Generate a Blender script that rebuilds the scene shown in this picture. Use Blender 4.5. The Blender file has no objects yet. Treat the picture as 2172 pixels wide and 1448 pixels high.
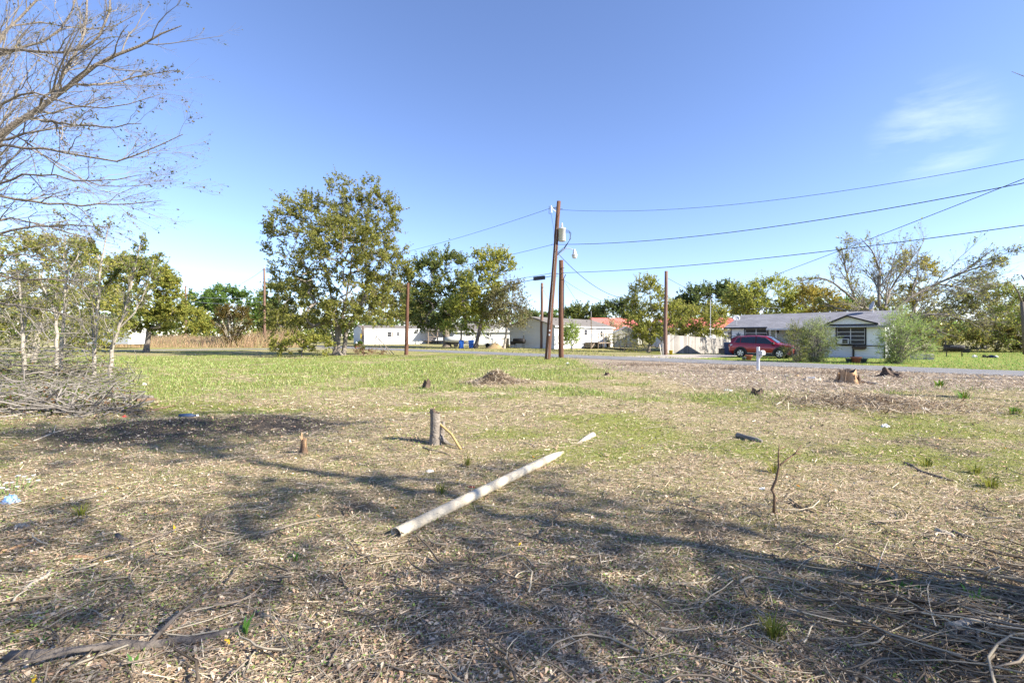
import bpy, math, random
import numpy as np
from mathutils import Vector, Matrix

# ------------------------------------------------------------------ camera, sky, sun, exposure
S = bpy.context.scene
FPX, CXP, HOR, CAMZ = 965.0, 1086.0, 713.0, 1.6     # photo focal length, centre column, horizon row, eye height
cam = bpy.data.cameras.new('camera'); camo = bpy.data.objects.new('camera', cam)
S.collection.objects.link(camo); S.camera = camo
cam.sensor_width = 36.0; cam.lens = FPX / 2172 * 36.0
cam.shift_y = -(724 - HOR) / 2172
cam.clip_start = 0.05; cam.clip_end = 6000
camo.location = (0, 0, CAMZ); camo.rotation_euler = (math.radians(90), 0, 0)

SUN_AZ, SUN_EL = math.atan2(0.92, -0.39), math.radians(31)
world = bpy.data.worlds.new('World'); S.world = world; world.use_nodes = True
wn, wl = world.node_tree.nodes, world.node_tree.links
wn.clear()
wout = wn.new('ShaderNodeOutputWorld'); wbg = wn.new('ShaderNodeBackground')
sky = wn.new('ShaderNodeTexSky'); sky.sky_type = 'NISHITA'; sky.sun_disc = False
sky.sun_elevation = SUN_EL; sky.sun_rotation = SUN_AZ
sky.altitude = 900; sky.air_density = 1.0; sky.dust_density = 0.2; sky.ozone_density = 4.0
wbg.inputs['Strength'].default_value = 0.094
# faint cirrus wisps over the whole sky
wtc = wn.new('ShaderNodeTexCoord'); wmap = wn.new('ShaderNodeMapping'); wmap.inputs['Scale'].default_value = (2.2, 2.2, 9.0)
wmap.inputs['Rotation'].default_value = (0.15, 0.35, 0.3)
wno = wn.new('ShaderNodeTexNoise'); wno.inputs['Scale'].default_value = 1.6; wno.inputs['Detail'].default_value = 7; wno.inputs['Roughness'].default_value = 0.6
wno.inputs['Distortion'].default_value = 0.6
wcr = wn.new('ShaderNodeMapRange'); wcr.inputs[1].default_value = 0.42; wcr.inputs[2].default_value = 0.8; wcr.inputs[3].default_value = 0; wcr.inputs[4].default_value = 0.30
wmix = wn.new('ShaderNodeMix'); wmix.data_type = 'RGBA'
wmix.inputs[7].default_value = (7.4, 7.8, 8.4, 1)
wl.new(wtc.outputs['Generated'], wmap.inputs[0]); wl.new(wmap.outputs[0], wno.inputs['Vector'])
wdot = wn.new('ShaderNodeVectorMath'); wdot.operation = 'DOT_PRODUCT'; wdot.inputs[1].default_value = Vector((.93, 1.0, .455)).normalized()   # the one thin cloud stands there
wmk = wn.new('ShaderNodeMapRange'); wmk.interpolation_type = 'SMOOTHSTEP'; wmk.inputs[1].default_value = .9955; wmk.inputs[2].default_value = .9998; wml = wn.new('ShaderNodeMath'); wml.operation = 'MULTIPLY'
wl.new(wtc.outputs['Generated'], wdot.inputs[0]); wl.new(wdot.outputs['Value'], wmk.inputs[0]); wl.new(wmk.outputs[0], wml.inputs[1])
wl.new(wno.outputs[0], wcr.inputs[0]); wl.new(wcr.outputs[0], wml.inputs[0]); wl.new(wml.outputs[0], wmix.inputs[0])
wti = wn.new('ShaderNodeMix'); wti.data_type = 'RGBA'; wti.blend_type = 'MULTIPLY'; wti.inputs[0].default_value = 1.0; wti.inputs[7].default_value = (1.04, .945, 1.03, 1)   # clear violet-blue winter sky
wl.new(sky.outputs[0], wti.inputs[6]); wl.new(wti.outputs[2], wmix.inputs[6]); wl.new(wmix.outputs[2], wbg.inputs[0]); wl.new(wbg.outputs[0], wout.inputs[0])

sl = bpy.data.lights.new('sun', 'SUN'); sl.energy = 4.7; sl.angle = math.radians(0.53); sl.color = (1.0, 0.925, 0.80)
so = bpy.data.objects.new('sun', sl); S.collection.objects.link(so)
sd = Vector((math.sin(SUN_AZ) * math.cos(SUN_EL), math.cos(SUN_AZ) * math.cos(SUN_EL), math.sin(SUN_EL)))
so.rotation_euler = sd.to_track_quat('Z', 'Y').to_euler(); so.location = (30, -20, 40)

S.view_settings.view_transform = 'Standard'; S.view_settings.look = 'None'
S.view_settings.gamma = 1.0; S.view_settings.exposure = 1.6; S.view_settings.use_curve_mapping = False
S.cycles.use_denoising = True
S.cycles.max_bounces = 6; S.cycles.diffuse_bounces = 3; S.cycles.transparent_max_bounces = 6

# ------------------------------------------------------------------ helpers
COL = S.collection
rnd = random.Random(7)
RG = np.random.default_rng(11)

def WP(px, py, Y):
    """world point seen at photo pixel px,py at distance Y"""
    return np.array([(px - CXP) / FPX * Y, Y, CAMZ + (HOR - py) / FPX * Y])
def GP(px, py):
    """ground point seen at photo pixel"""
    Y = CAMZ * FPX / (py - HOR)
    return np.array([(px - CXP) / FPX * Y, Y, 0.0])

def _hash(ix, iy, seed):
    n = (ix.astype(np.int64) * 374761393 + iy.astype(np.int64) * 668265263 + seed * 1274126177) & 0xffffffff
    n = ((n ^ (n >> 13)) * 1274126177) & 0xffffffff
    return ((n ^ (n >> 16)) & 0xffff) / 65535.0
def vnoise(x, y, seed=0):
    x = np.asarray(x, float); y = np.asarray(y, float)
    ix, iy = np.floor(x), np.floor(y); fx, fy = x - ix, y - iy
    fx = fx * fx * (3 - 2 * fx); fy = fy * fy * (3 - 2 * fy)
    a = _hash(ix, iy, seed); b = _hash(ix + 1, iy, seed); c = _hash(ix, iy + 1, seed); d = _hash(ix + 1, iy + 1, seed)
    return (a * (1 - fx) + b * fx) * (1 - fy) + (c * (1 - fx) + d * fx) * fy
def fbm(x, y, seed=0, oct=4):
    s, a, f, t = 0, 0.5, 1.0, 0
    for o in range(oct):
        s = s + a * vnoise(np.asarray(x) * f, np.asarray(y) * f, seed + o * 17); t += a; a *= .5; f *= 2.03
    return s / t
def sstep(a, b, x):
    t = np.clip((np.asarray(x, float) - a) / (b - a), 0, 1); return t * t * (3 - 2 * t)
def gauss(x, y, cx, cy, rx, ry):
    return np.exp(-(((x - cx) / rx) ** 2 + ((y - cy) / ry) ** 2))

MOUNDS = [(-0.55, 15.6, .42, .36, .34), (8.3, 10.6, 1.1, .8, .18), (-6.1, 7.7, .95, .7, .20), (-4.7, 8.4, .8, .5, .13), (-7.6, 7.2, .7, .5, .10),
          (-9.3, 9.9, 1.6, .9, .18), (5.6, 21.5, 3.2, .35, .10), (9.5, 17.5, 2.5, .5, .10), (3.3, 2.2, .8, .5, .08)]
def H(x, y):
    x = np.asarray(x, float); y = np.asarray(y, float)
    fade = (1 - sstep(24, 33, x + y)) * (1 - sstep(13, 20, y)) * (1 - sstep(16, 22, np.abs(x)))
    h = ((fbm(x * .45, y * .45, 3) - .5) * .16 + (fbm(x * 1.9, y * 1.9, 5) - .5) * .06) * fade
    for mx, my, rx, ry, mh in MOUNDS:
        h = h + mh * gauss(x, y, mx, my, rx, ry)
    h = h - .30 * np.clip((x + y - 56.4) / 14, 0, 1.6) * sstep(-20.9, -23.5, x - y) * sstep(-60, -46, x - y)
    return h
def Hs(x, y): return float(H(np.array([x]), np.array([y]))[0])
def GPH(px, py, dz=0):
    g = GP(px, py); g[2] = Hs(g[0], g[1]) + dz; return g

# ---- materials
def mat(name, col, rough=.8, metal=0, spec=.3, noise=None, bump=None, coat=0, scale_vec=None, emis=None):
    """noise=(scale, amount, other colour)  bump=(scale, strength)"""
    m = bpy.data.materials.new(name); m.use_nodes = True
    nt = m.node_tree; b = nt.nodes['Principled BSDF']
    b.inputs['Base Color'].default_value = (*col, 1); b.inputs['Roughness'].default_value = rough
    b.inputs['Metallic'].default_value = metal; b.inputs['Specular IOR Level'].default_value = spec
    b.inputs['Coat Weight'].default_value = coat
    tc = None
    def coord():
        tc = nt.nodes.new('ShaderNodeTexCoord'); mp = nt.nodes.new('ShaderNodeMapping')
        if scale_vec: mp.inputs['Scale'].default_value = scale_vec
        nt.links.new(tc.outputs['Object'], mp.inputs[0]); return mp.outputs[0]
    if noise or bump: co = coord()
    if noise:
        n = nt.nodes.new('ShaderNodeTexNoise'); n.inputs['Scale'].default_value = noise[0]; n.inputs['Detail'].default_value = 6; n.inputs['Roughness'].default_value = .65
        nt.links.new(co, n.inputs['Vector'])
        mr = nt.nodes.new('ShaderNodeMapRange'); mr.inputs[1].default_value = .35; mr.inputs[2].default_value = .68; mr.inputs[3].default_value = 0; mr.inputs[4].default_value = noise[1]
        nt.links.new(n.outputs[0], mr.inputs[0])
        mx = nt.nodes.new('ShaderNodeMix'); mx.data_type = 'RGBA'
        mx.inputs[6].default_value = (*col, 1); mx.inputs[7].default_value = (*noise[2], 1)
        nt.links.new(mr.outputs[0], mx.inputs[0]); nt.links.new(mx.outputs[2], b.inputs['Base Color'])
    if bump:
        n2 = nt.nodes.new('ShaderNodeTexNoise'); n2.inputs['Scale'].default_value = bump[0]; n2.inputs['Detail'].default_value = 5
        nt.links.new(co, n2.inputs['Vector'])
        bp = nt.nodes.new('ShaderNodeBump'); bp.inputs['Strength'].default_value = bump[1]; bp.inputs['Distance'].default_value = .05
        nt.links.new(n2.outputs[0], bp.inputs['Height']); nt.links.new(bp.outputs[0], b.inputs['Normal'])
    return m
def lapmat(name, col, pitch, dirt):
    """painted lap siding too far away to pick the boards apart"""
    m = mat(name, col, .6, noise=(1.2, .35, dirt))
    nt = m.node_tree; b = nt.nodes['Principled BSDF']
    tc = nt.nodes.new('ShaderNodeTexCoord'); sx = nt.nodes.new('ShaderNodeSeparateXYZ'); ma = nt.nodes.new('ShaderNodeMath'); ma.operation = 'MULTIPLY'; ma.inputs[1].default_value = 1 / pitch
    fr = nt.nodes.new('ShaderNodeMath'); fr.operation = 'FRACT'
    bp = nt.nodes.new('ShaderNodeBump'); bp.inputs['Strength'].default_value = 1; bp.inputs['Distance'].default_value = .025; bp.invert = True
    L = nt.links
    L.new(tc.outputs['Object'], sx.inputs[0]); L.new(sx.outputs[2], ma.inputs[0]); L.new(ma.outputs[0], fr.inputs[0]); L.new(fr.outputs[0], bp.inputs['Height']); L.new(bp.outputs[0], b.inputs['Normal'])
    return m
def object_tint(m, amt):
    nt = m.node_tree; b = nt.nodes['Principled BSDF']; lk = b.inputs['Base Color'].links[0]; src = lk.from_socket
    oi = nt.nodes.new('ShaderNodeObjectInfo'); mr = nt.nodes.new('ShaderNodeMapRange'); mr.inputs[3].default_value = 1 - amt; mr.inputs[4].default_value = 1 + amt
    hs = nt.nodes.new('ShaderNodeHueSaturation'); nt.links.new(oi.outputs['Random'], mr.inputs[0]); nt.links.new(mr.outputs[0], hs.inputs['Value']); nt.links.new(src, hs.inputs['Color']); nt.links.new(hs.outputs[0], b.inputs['Base Color'])
def shingle(name, c1, c2):
    m = mat(name, c1, .9); nt = m.node_tree; b = nt.nodes['Principled BSDF']
    tc = nt.nodes.new('ShaderNodeTexCoord'); mp = nt.nodes.new('ShaderNodeMapping'); mp.inputs['Scale'].default_value = (1, 1, 1)
    bk = nt.nodes.new('ShaderNodeTexBrick'); bk.inputs['Scale'].default_value = 3.2; bk.inputs['Brick Width'].default_value = 1.0; bk.inputs['Row Height'].default_value = .45
    bk.inputs['Color1'].default_value = (*c1, 1); bk.inputs['Color2'].default_value = (*c2, 1); bk.inputs['Mortar'].default_value = tuple(x * .6 for x in c1) + (1,); bk.inputs['Mortar Size'].default_value = .03
    no = nt.nodes.new('ShaderNodeTexNoise'); no.inputs['Scale'].default_value = .9; no.inputs['Detail'].default_value = 6
    mx = nt.nodes.new('ShaderNodeMix'); mx.data_type = 'RGBA'; mx.blend_type = 'MULTIPLY'; mx.inputs[0].default_value = .5
    L = nt.links
    L.new(tc.outputs['Object'], mp.inputs[0]); L.new(mp.outputs[0], bk.inputs['Vector']); L.new(tc.outputs['Object'], no.inputs['Vector'])
    L.new(bk.outputs[0], mx.inputs[6]); L.new(no.outputs[0], mx.inputs[7]); L.new(mx.outputs[2], b.inputs['Base Color'])
    return m
def attrmat(name, rough=.75, translucent=0.0, spec=.15):
    m = bpy.data.materials.new(name); m.use_nodes = True; nt = m.node_tree; b = nt.nodes['Principled BSDF']
    a = nt.nodes.new('ShaderNodeAttribute'); a.attribute_name = 'Col'
    b.inputs['Roughness'].default_value = rough; b.inputs['Specular IOR Level'].default_value = spec
    nt.links.new(a.outputs['Color'], b.inputs['Base Color'])
    if translucent:
        t = nt.nodes.new('ShaderNodeBsdfTranslucent'); mx = nt.nodes.new('ShaderNodeMixShader'); mx.inputs[0].default_value = translucent
        nt.links.new(a.outputs['Color'], t.inputs[0]); nt.links.new(b.outputs[0], mx.inputs[1]); nt.links.new(t.outputs[0], mx.inputs[2])
        nt.links.new(mx.outputs[0], nt.nodes['Material Output'].inputs[0])
    return m
M = {}
M['leaf'] = attrmat('leaf', .6, .55, .12)
M['litter'] = attrmat('litter', .85, .12, .1)
M['grass'] = attrmat('grass', .7, .35, .15)
M['white'] = mat('white_paint', (.66, .67, .675), .5, noise=(2.5, .45, (.52, .52, .50)))
M['white_wall'] = mat('white_board', (.78, .80, .82), .6, noise=(1.4, .5, (.66, .69, .72)), bump=(40, .1), scale_vec=(1, 1, .25))
M['weathered'] = mat('peeling_white_board', (.78, .80, .82), .7, noise=(3.0, .8, (.55, .57, .6)), bump=(30, .2), scale_vec=(.5, 1, 2))
M['black'] = mat('black_trim', (.025, .022, .022), .5, noise=(4, .5, (.05, .045, .04)))
M['metal'] = mat('aluminium', (.6, .6, .62), .45, .6, noise=(6, .4, (.45, .45, .46)))
M['glass'] = mat('dark_glass', (.03, .033, .038), .12, 0, .6, noise=(1.3, .7, (.06, .06, .065)))
M['screen'] = mat('insect_screen', (.05, .05, .055), .7, noise=(2, .6, (.09, .085, .08)))
M['shingle'] = shingle('charcoal_shingle', (.23, .23, .255), (.31, .31, .34))
M['shingle_b'] = shingle('grey_brown_shingle', (.2, .18, .16), (.26, .24, .22))
M['redroof'] = mat('red_metal_roof', (.62, .16, .13), .5, .1, .4, noise=(1.5, .5, (.5, .17, .14)))
M['lap'] = lapmat('white_lap_siding', (.68, .68, .665), .2, (.58, .58, .56))
M['skirt'] = mat('white_skirting', (.74, .75, .76), .6, noise=(1.5, .6, (.6, .6, .58)))
M['shed'] = lapmat('beige_shed_siding', (.45, .44, .38), .25, (.33, .32, .28))
M['oldwood'] = mat('weathered_grey_plank', (.36, .335, .31), .9, noise=(5, .8, (.24, .22, .20)), bump=(60, .4), scale_vec=(3, 3, .3))
object_tint(M['oldwood'], .32); object_tint(M['white_wall'], .04)
M['deckwood'] = mat('brown_deck_wood', (.16, .12, .09), .9, noise=(5, .8, (.25, .21, .17)), bump=(40, .3))
M['pole'] = mat('creosote_pole_wood', (.085, .040, .025), .85, noise=(6, .8, (.145, .075, .05)), bump=(30, .4), scale_vec=(3, 3, .25))
M['pole_grey'] = mat('grey_brown_pole_wood', (.2, .12, .09), .85, noise=(6, .8, (.11, .07, .055)), bump=(30, .4), scale_vec=(3, 3, .25))
M['wire'] = mat('wire_black', (.02, .021, .024), .6)
M['wire_pale'] = mat('wire_grey', (.5, .5, .5), .5, .3)
M['can'] = mat('grey_can_steel', (.55, .56, .56), .45, .2, noise=(5, .4, (.42, .42, .42)))
M['ceramic'] = mat('porcelain', (.6, .6, .6), .3)
M['bluebin'] = mat('blue_bin_plastic', (.01, .07, .32), .45, noise=(6, .5, (.02, .10, .36)))
M['darkblue'] = mat('dark_blue_plastic', (.02, .04, .09), .5, noise=(6, .5, (.03, .05, .1)))
M['redpaint'] = mat('car_red_paint', (.30, .008, .018), .28, .35, .5, coat=.8, noise=(2, .25, (.25, .008, .016)))
M['clad'] = mat('black_cladding', (.035, .035, .037), .6, noise=(9, .5, (.05, .05, .05)))
M['tyre'] = mat('tyre_rubber', (.02, .02, .021), .85, noise=(14, .5, (.035, .034, .033)))
M['rim'] = mat('alloy_rim', (.6, .6, .62), .3, .7, noise=(9, .3, (.5, .5, .52)))
M['carglass'] = mat('tinted_glass', (.012, .016, .02), .05, 0, .8, coat=.4, noise=(2, .4, (.02, .024, .03)))
M['chrome'] = mat('chrome_strip', (.7, .7, .72), .25, .9, noise=(9, .2, (.6, .6, .6)))
M['lampred'] = mat('tail_lamp', (.25, .02, .02), .2, 0, .6, noise=(9, .3, (.35, .1, .08)))
M['lampclear'] = mat('head_lamp', (.6, .6, .62), .15, 0, .6, noise=(9, .3, (.3, .3, .3)))
M['terracotta'] = mat('terracotta', (.40, .15, .09), .85, noise=(7, .5, (.33, .13, .09)), bump=(30, .2))
M['potgrey'] = mat('grey_pot', (.14, .17, .18), .7, noise=(7, .5, (.1, .12, .13)))
M['iron'] = mat('black_iron', (.02, .02, .022), .6, .3, noise=(7, .6, (.045, .04, .038)))
M['pvc'] = mat('weathered_pvc', (.55, .49, .38), .65, noise=(4, .8, (.36, .30, .21)), bump=(45, .3), scale_vec=(1, 1, 1))
M['barkgrey'] = mat('grey_bark', (.24, .21, .175), .95, noise=(12, .8, (.12, .10, .085)), bump=(30, .7))
M['barkdark'] = mat('dark_bark', (.13, .105, .085), .95, noise=(9, .8, (.22, .19, .16)), bump=(25, .7))
M['barkpale'] = mat('pale_bark', (.40, .36, .30), .9, noise=(9, .8, (.20, .17, .14)), bump=(30, .4))
M['barkbrown'] = mat('brown_twig_bark', (.14, .085, .05), .9, noise=(14, .8, (.22, .15, .10)), bump=(40, .4))
M['twig'] = mat('grey_twig', (.27, .245, .215), .95, noise=(3, .9, (.13, .115, .10)))
M['twigpale'] = mat('dry_pale_stick', (.52, .46, .37), .9, noise=(12, .8, (.36, .30, .23)), bump=(40, .4))
M['cutwood'] = mat('cut_wood', (.50, .33, .19), .85, noise=(10, .8, (.35, .19, .09)), bump=(30, .5))
M['rotwood'] = mat('rotten_wood', (.07, .05, .04), .95, noise=(10, .8, (.14, .10, .07)), bump=(20, .8))
M['soil'] = mat('dark_soil', (.10, .08, .065), .95, noise=(10, .8, (.17, .14, .11)), bump=(25, .8))
M['soilred'] = mat('tan_dirt', (.34, .23, .13), .95, noise=(4, .8, (.24, .20, .09)), bump=(12, .8))
M['stone'] = mat('pale_stone', (.55, .52, .46), .9, noise=(9, .7, (.42, .38, .32)), bump=(20, .5))
M['plastic_blue'] = mat('blue_plastic_bag', (.16, .33, .62), .35, noise=(25, .6, (.45, .58, .78)), bump=(30, .6))
M['plastic_white'] = mat('white_scrap', (.7, .7, .7), .5, noise=(15, .5, (.55, .55, .55)))
M['blackplastic'] = mat('black_plastic', (.02, .02, .03), .4, noise=(8, .5, (.04, .04, .06)))
M['plasticred'] = mat('red_scrap', (.45, .05, .04), .6, noise=(8, .5, (.5, .12, .08)))
M['hydred'] = mat('red_hydrant_paint', (.42, .02, .025), .5, noise=(8, .4, (.33, .03, .03)))
M['yellow'] = mat('yellow_marker', (.6, .45, .03), .5, noise=(8, .4, (.5, .38, .05)))
M['asphalt'] = mat('old_asphalt', (.17, .17, .178), .92, noise=(.9, .8, (.23, .225, .225)), bump=(60, .5))
M['gravel'] = mat('pale_gravel', (.45, .40, .35), .95, noise=(3, .8, (.34, .30, .25)), bump=(35, .8))
M['dishgrey'] = mat('dish_grey', (.45, .45, .46), .6, noise=(5, .4, (.38, .38, .39)))
M['starblue'] = mat('barn_star', (.10, .13, .17), .5, .4, noise=(9, .6, (.3, .32, .35)))

# ---- mesh builder
class MB:
    def __init__(s): s.v = []; s.f = []
    def add(s, vs, fs):
        o = len(s.v); s.v += [tuple(map(float, p)) for p in vs]; s.f += [tuple(o + i for i in f) for f in fs]; return s
    def box(s, x0, x1, y0, y1, z0, z1):
        return s.add([(x0, y0, z0), (x1, y0, z0), (x1, y1, z0), (x0, y1, z0), (x0, y0, z1), (x1, y0, z1), (x1, y1, z1), (x0, y1, z1)],
                     [(3, 2, 1, 0), (4, 5, 6, 7), (0, 1, 5, 4), (1, 2, 6, 5), (2, 3, 7, 6), (3, 0, 4, 7)])
    def bar(s, a, b, w, h=None):
        """rectangular bar between two points"""
        h = h or w; a, b = Vector(a), Vector(b); d = (b - a).normalized()
        u = d.cross(Vector((0, 0, 1))); u = Vector((1, 0, 0)) if u.length < 1e-3 else u.normalized(); v = u.cross(d)
        vs = []
        for p in (a, b):
            for i, j in ((-1, -1), (1, -1), (1, 1), (-1, 1)): vs.append(p + u * w / 2 * i + v * h / 2 * j)
        return s.add(vs, [(0, 3, 2, 1), (4, 5, 6, 7), (0, 1, 5, 4), (1, 2, 6, 5), (2, 3, 7, 6), (3, 0, 4, 7)])
    def tube(s, pts, rad, n=8, cap=True):
        pts = [Vector(p) for p in pts]; K = len(pts)
        if not hasattr(rad, '__len__'): rad = [rad] * K
        o = len(s.v); u = None
        for k, p in enumerate(pts):
            t = (pts[min(k + 1, K - 1)] - pts[max(k - 1, 0)]).normalized()
            if u is None:
                u = t.cross(Vector((0, 0, 1))); u = Vector((1, 0, 0)) if u.length < 1e-3 else u.normalized()
            else:
                u = u - t * u.dot(t); u.normalize()
            w = t.cross(u)
            for i in range(n):
                a = 2 * math.pi * i / n; q = p + (u * math.cos(a) + w * math.sin(a)) * rad[k]; s.v.append((q.x, q.y, q.z))
        for k in range(K - 1):
            for i in range(n):
                j = (i + 1) % n; s.f.append((o + k * n + i, o + k * n + j, o + (k + 1) * n + j, o + (k + 1) * n + i))
        if cap:
            s.f.append(tuple(o + i for i in range(n))[::-1]); s.f.append(tuple(o + (K - 1) * n + i for i in range(n)))
        return s
    def lathe(s, prof, c=(0, 0, 0), n=16, sx=1, sy=1):
        o = len(s.v); K = len(prof)
        for r, z in prof:
            for i in range(n):
                a = 2 * math.pi * i / n; s.v.append((c[0] + r * math.cos(a) * sx, c[1] + r * math.sin(a) * sy, c[2] + z))
        for k in range(K - 1):
            for i in range(n):
                j = (i + 1) % n; s.f.append((o + k * n + i, o + k * n + j, o + (k + 1) * n + j, o + (k + 1) * n + i))
        s.f.append(tuple(o + i for i in range(n))[::-1]); s.f.append(tuple(o + (K - 1) * n + i for i in range(n)))
        return s
    def prism(s, poly, a, b, axis='y'):
        """polygon (u,v) extruded between a and b along the axis; u,v are the two other axes in order"""
        def P(u, v, t): return {'y': (u, t, v), 'x': (t, u, v), 'z': (u, v, t)}[axis]
        n = len(poly); vs = [P(u, v, a) for u, v in poly] + [P(u, v, b) for u, v in poly]
        return s.add(vs, [tuple(range(n)), tuple(range(2 * n - 1, n - 1, -1))] + [(i, i + n, (i + 1) % n + n, (i + 1) % n) for i in range(n)])
    def jitter(s, a, seed=1, f=3.0):
        r = random.Random(seed)
        s.v = [(x + r.uniform(-a, a), y + r.uniform(-a, a), z + r.uniform(-a, a)) for x, y, z in s.v]; return s
    def build(s, name, m, parent=None, smooth=False, label=None):
        me = bpy.data.meshes.new(name); me.from_pydata(s.v, [], s.f); me.update()
        import bmesh
        bm = bmesh.new(); bm.from_mesh(me); bmesh.ops.recalc_face_normals(bm, faces=bm.faces); bm.to_mesh(me); bm.free()
        if smooth:
            me.polygons.foreach_set('use_smooth', [len(p.vertices) <= 4 for p in me.polygons])
        me.materials.append(M[m] if isinstance(m, str) else m)
        o = bpy.data.objects.new(name, me); COL.objects.link(o)
        if parent: o.parent = parent
        if label: o['label'] = label
        return o
def empty(name, loc=(0, 0, 0), rz=0):
    o = bpy.data.objects.new(name, None); COL.objects.link(o); o.empty_display_size = .2
    o.location = tuple(map(float, loc)); o.rotation_euler = (0, 0, rz); return o
def tag(o, label, cat, group=None):
    o['label'] = label; o['category'] = cat
    if group: o['group'] = group
    return o
def thing(name, label, cat, loc=(0, 0, 0), rz=0, group=None): return tag(empty(name, loc, rz), label, cat, group)
def kind(o, k): o['kind'] = k; return o
def linked(o, name, parent, loc=(0, 0, 0), scale=(1, 1, 1)):
    c = bpy.data.objects.new(name, o.data); COL.objects.link(c); c.parent = parent; c.location = loc; c.scale = scale; return c

def np_mesh(name, V, F, m, parent=None, col=None, smooth=False):
    V = np.ascontiguousarray(V, np.float32); F = np.ascontiguousarray(F, np.int32); k = F.shape[1]
    me = bpy.data.meshes.new(name)
    me.vertices.add(len(V)); me.vertices.foreach_set('co', V.ravel())
    me.loops.add(F.size); me.loops.foreach_set('vertex_index', F.ravel())
    me.polygons.add(len(F)); me.polygons.foreach_set('loop_start', np.arange(0, F.size, k, dtype=np.int32))
    if smooth: me.polygons.foreach_set('use_smooth', np.ones(len(F), bool))
    me.update(calc_edges=True)
    if col is not None:
        at = me.attributes.new('Col', 'FLOAT_COLOR', 'POINT')
        c = np.ones((len(V), 4), np.float32); c[:, :3] = col; at.data.foreach_set('color', c.ravel())
    me.materials.append(M[m] if isinstance(m, str) else m)
    o = bpy.data.objects.new(name, me); COL.objects.link(o)
    if parent: o.parent = parent
    return o

def nrm(a): return a / np.maximum(np.linalg.norm(a, axis=-1, keepdims=True), 1e-9)
def tube_arrays(P, R, sides):
    """P (N,K,3) polylines, R (N,K) radii -> verts, quads"""
    N, K, _ = P.shape
    T = np.empty_like(P); T[:, 1:-1] = P[:, 2:] - P[:, :-2]; T[:, 0] = P[:, 1] - P[:, 0]; T[:, -1] = P[:, -1] - P[:, -2]; T = nrm(T)
    mean = nrm(P[:, -1] - P[:, 0]); ref = np.where(np.abs(mean[:, 2:3]) > .8, np.array([[1., 0, 0]]), np.array([[0, 0, 1.]]))[:, None, :]
    U = nrm(np.cross(T, np.broadcast_to(ref, T.shape))); W = np.cross(T, U)
    a = np.arange(sides) * 2 * np.pi / sides
    V = P[:, :, None, :] + R[:, :, None, None] * (np.cos(a)[None, None, :, None] * U[:, :, None, :] + np.sin(a)[None, None, :, None] * W[:, :, None, :])
    idx = np.arange(N * K * sides).reshape(N, K, sides); i0 = idx[:, :-1, :]; i1 = idx[:, 1:, :]
    F = np.stack([i0, np.roll(i0, -1, 2), np.roll(i1, -1, 2), i1], -1).reshape(-1, 4)
    return V.reshape(-1, 3), F
def join(parts):
    Vs, Fs, o = [], [], 0
    for V, F in parts:
        if len(V) == 0: continue
        Vs.append(V); Fs.append(F + o); o += len(V)
    return (np.concatenate(Vs), np.concatenate(Fs)) if Vs else (np.zeros((0, 3)), np.zeros((0, 4), int))
def polyline_tubes(lines, sides):
    byk = {}
    for P, R in lines: byk.setdefault(len(P), []).append((P, R))
    return join([tube_arrays(np.array([p for p, _ in g]), np.array([r for _, r in g]), sides) for g in byk.values()])

def leaf_arrays(C, size, g, upbias=.3, aspect=.5, along=None):
    N = len(C); A = nrm(g.normal(size=(N, 3)) if along is None else along + g.normal(size=(N, 3)) * .35); B = nrm(np.cross(A, nrm(g.normal(size=(N, 3)) + np.array([0, 0, upbias])))) 
    s = size * g.uniform(.6, 1.35, (N, 1)); A = A * s; B = B * s * aspect
    n = nrm(np.cross(A, B)) * s * .18
    V = np.stack([C - A, C + B + n, C + A, C - B + n], 1).reshape(-1, 3)
    return V, np.arange(4 * N).reshape(N, 4)
def palette(g, N, cols, jit=.25, rep=4):
    cols = np.array(cols); c = cols[g.integers(0, len(cols), N)] * g.uniform(1 - jit, 1 + jit, (N, 1)); return np.repeat(c, rep, 0)

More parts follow.
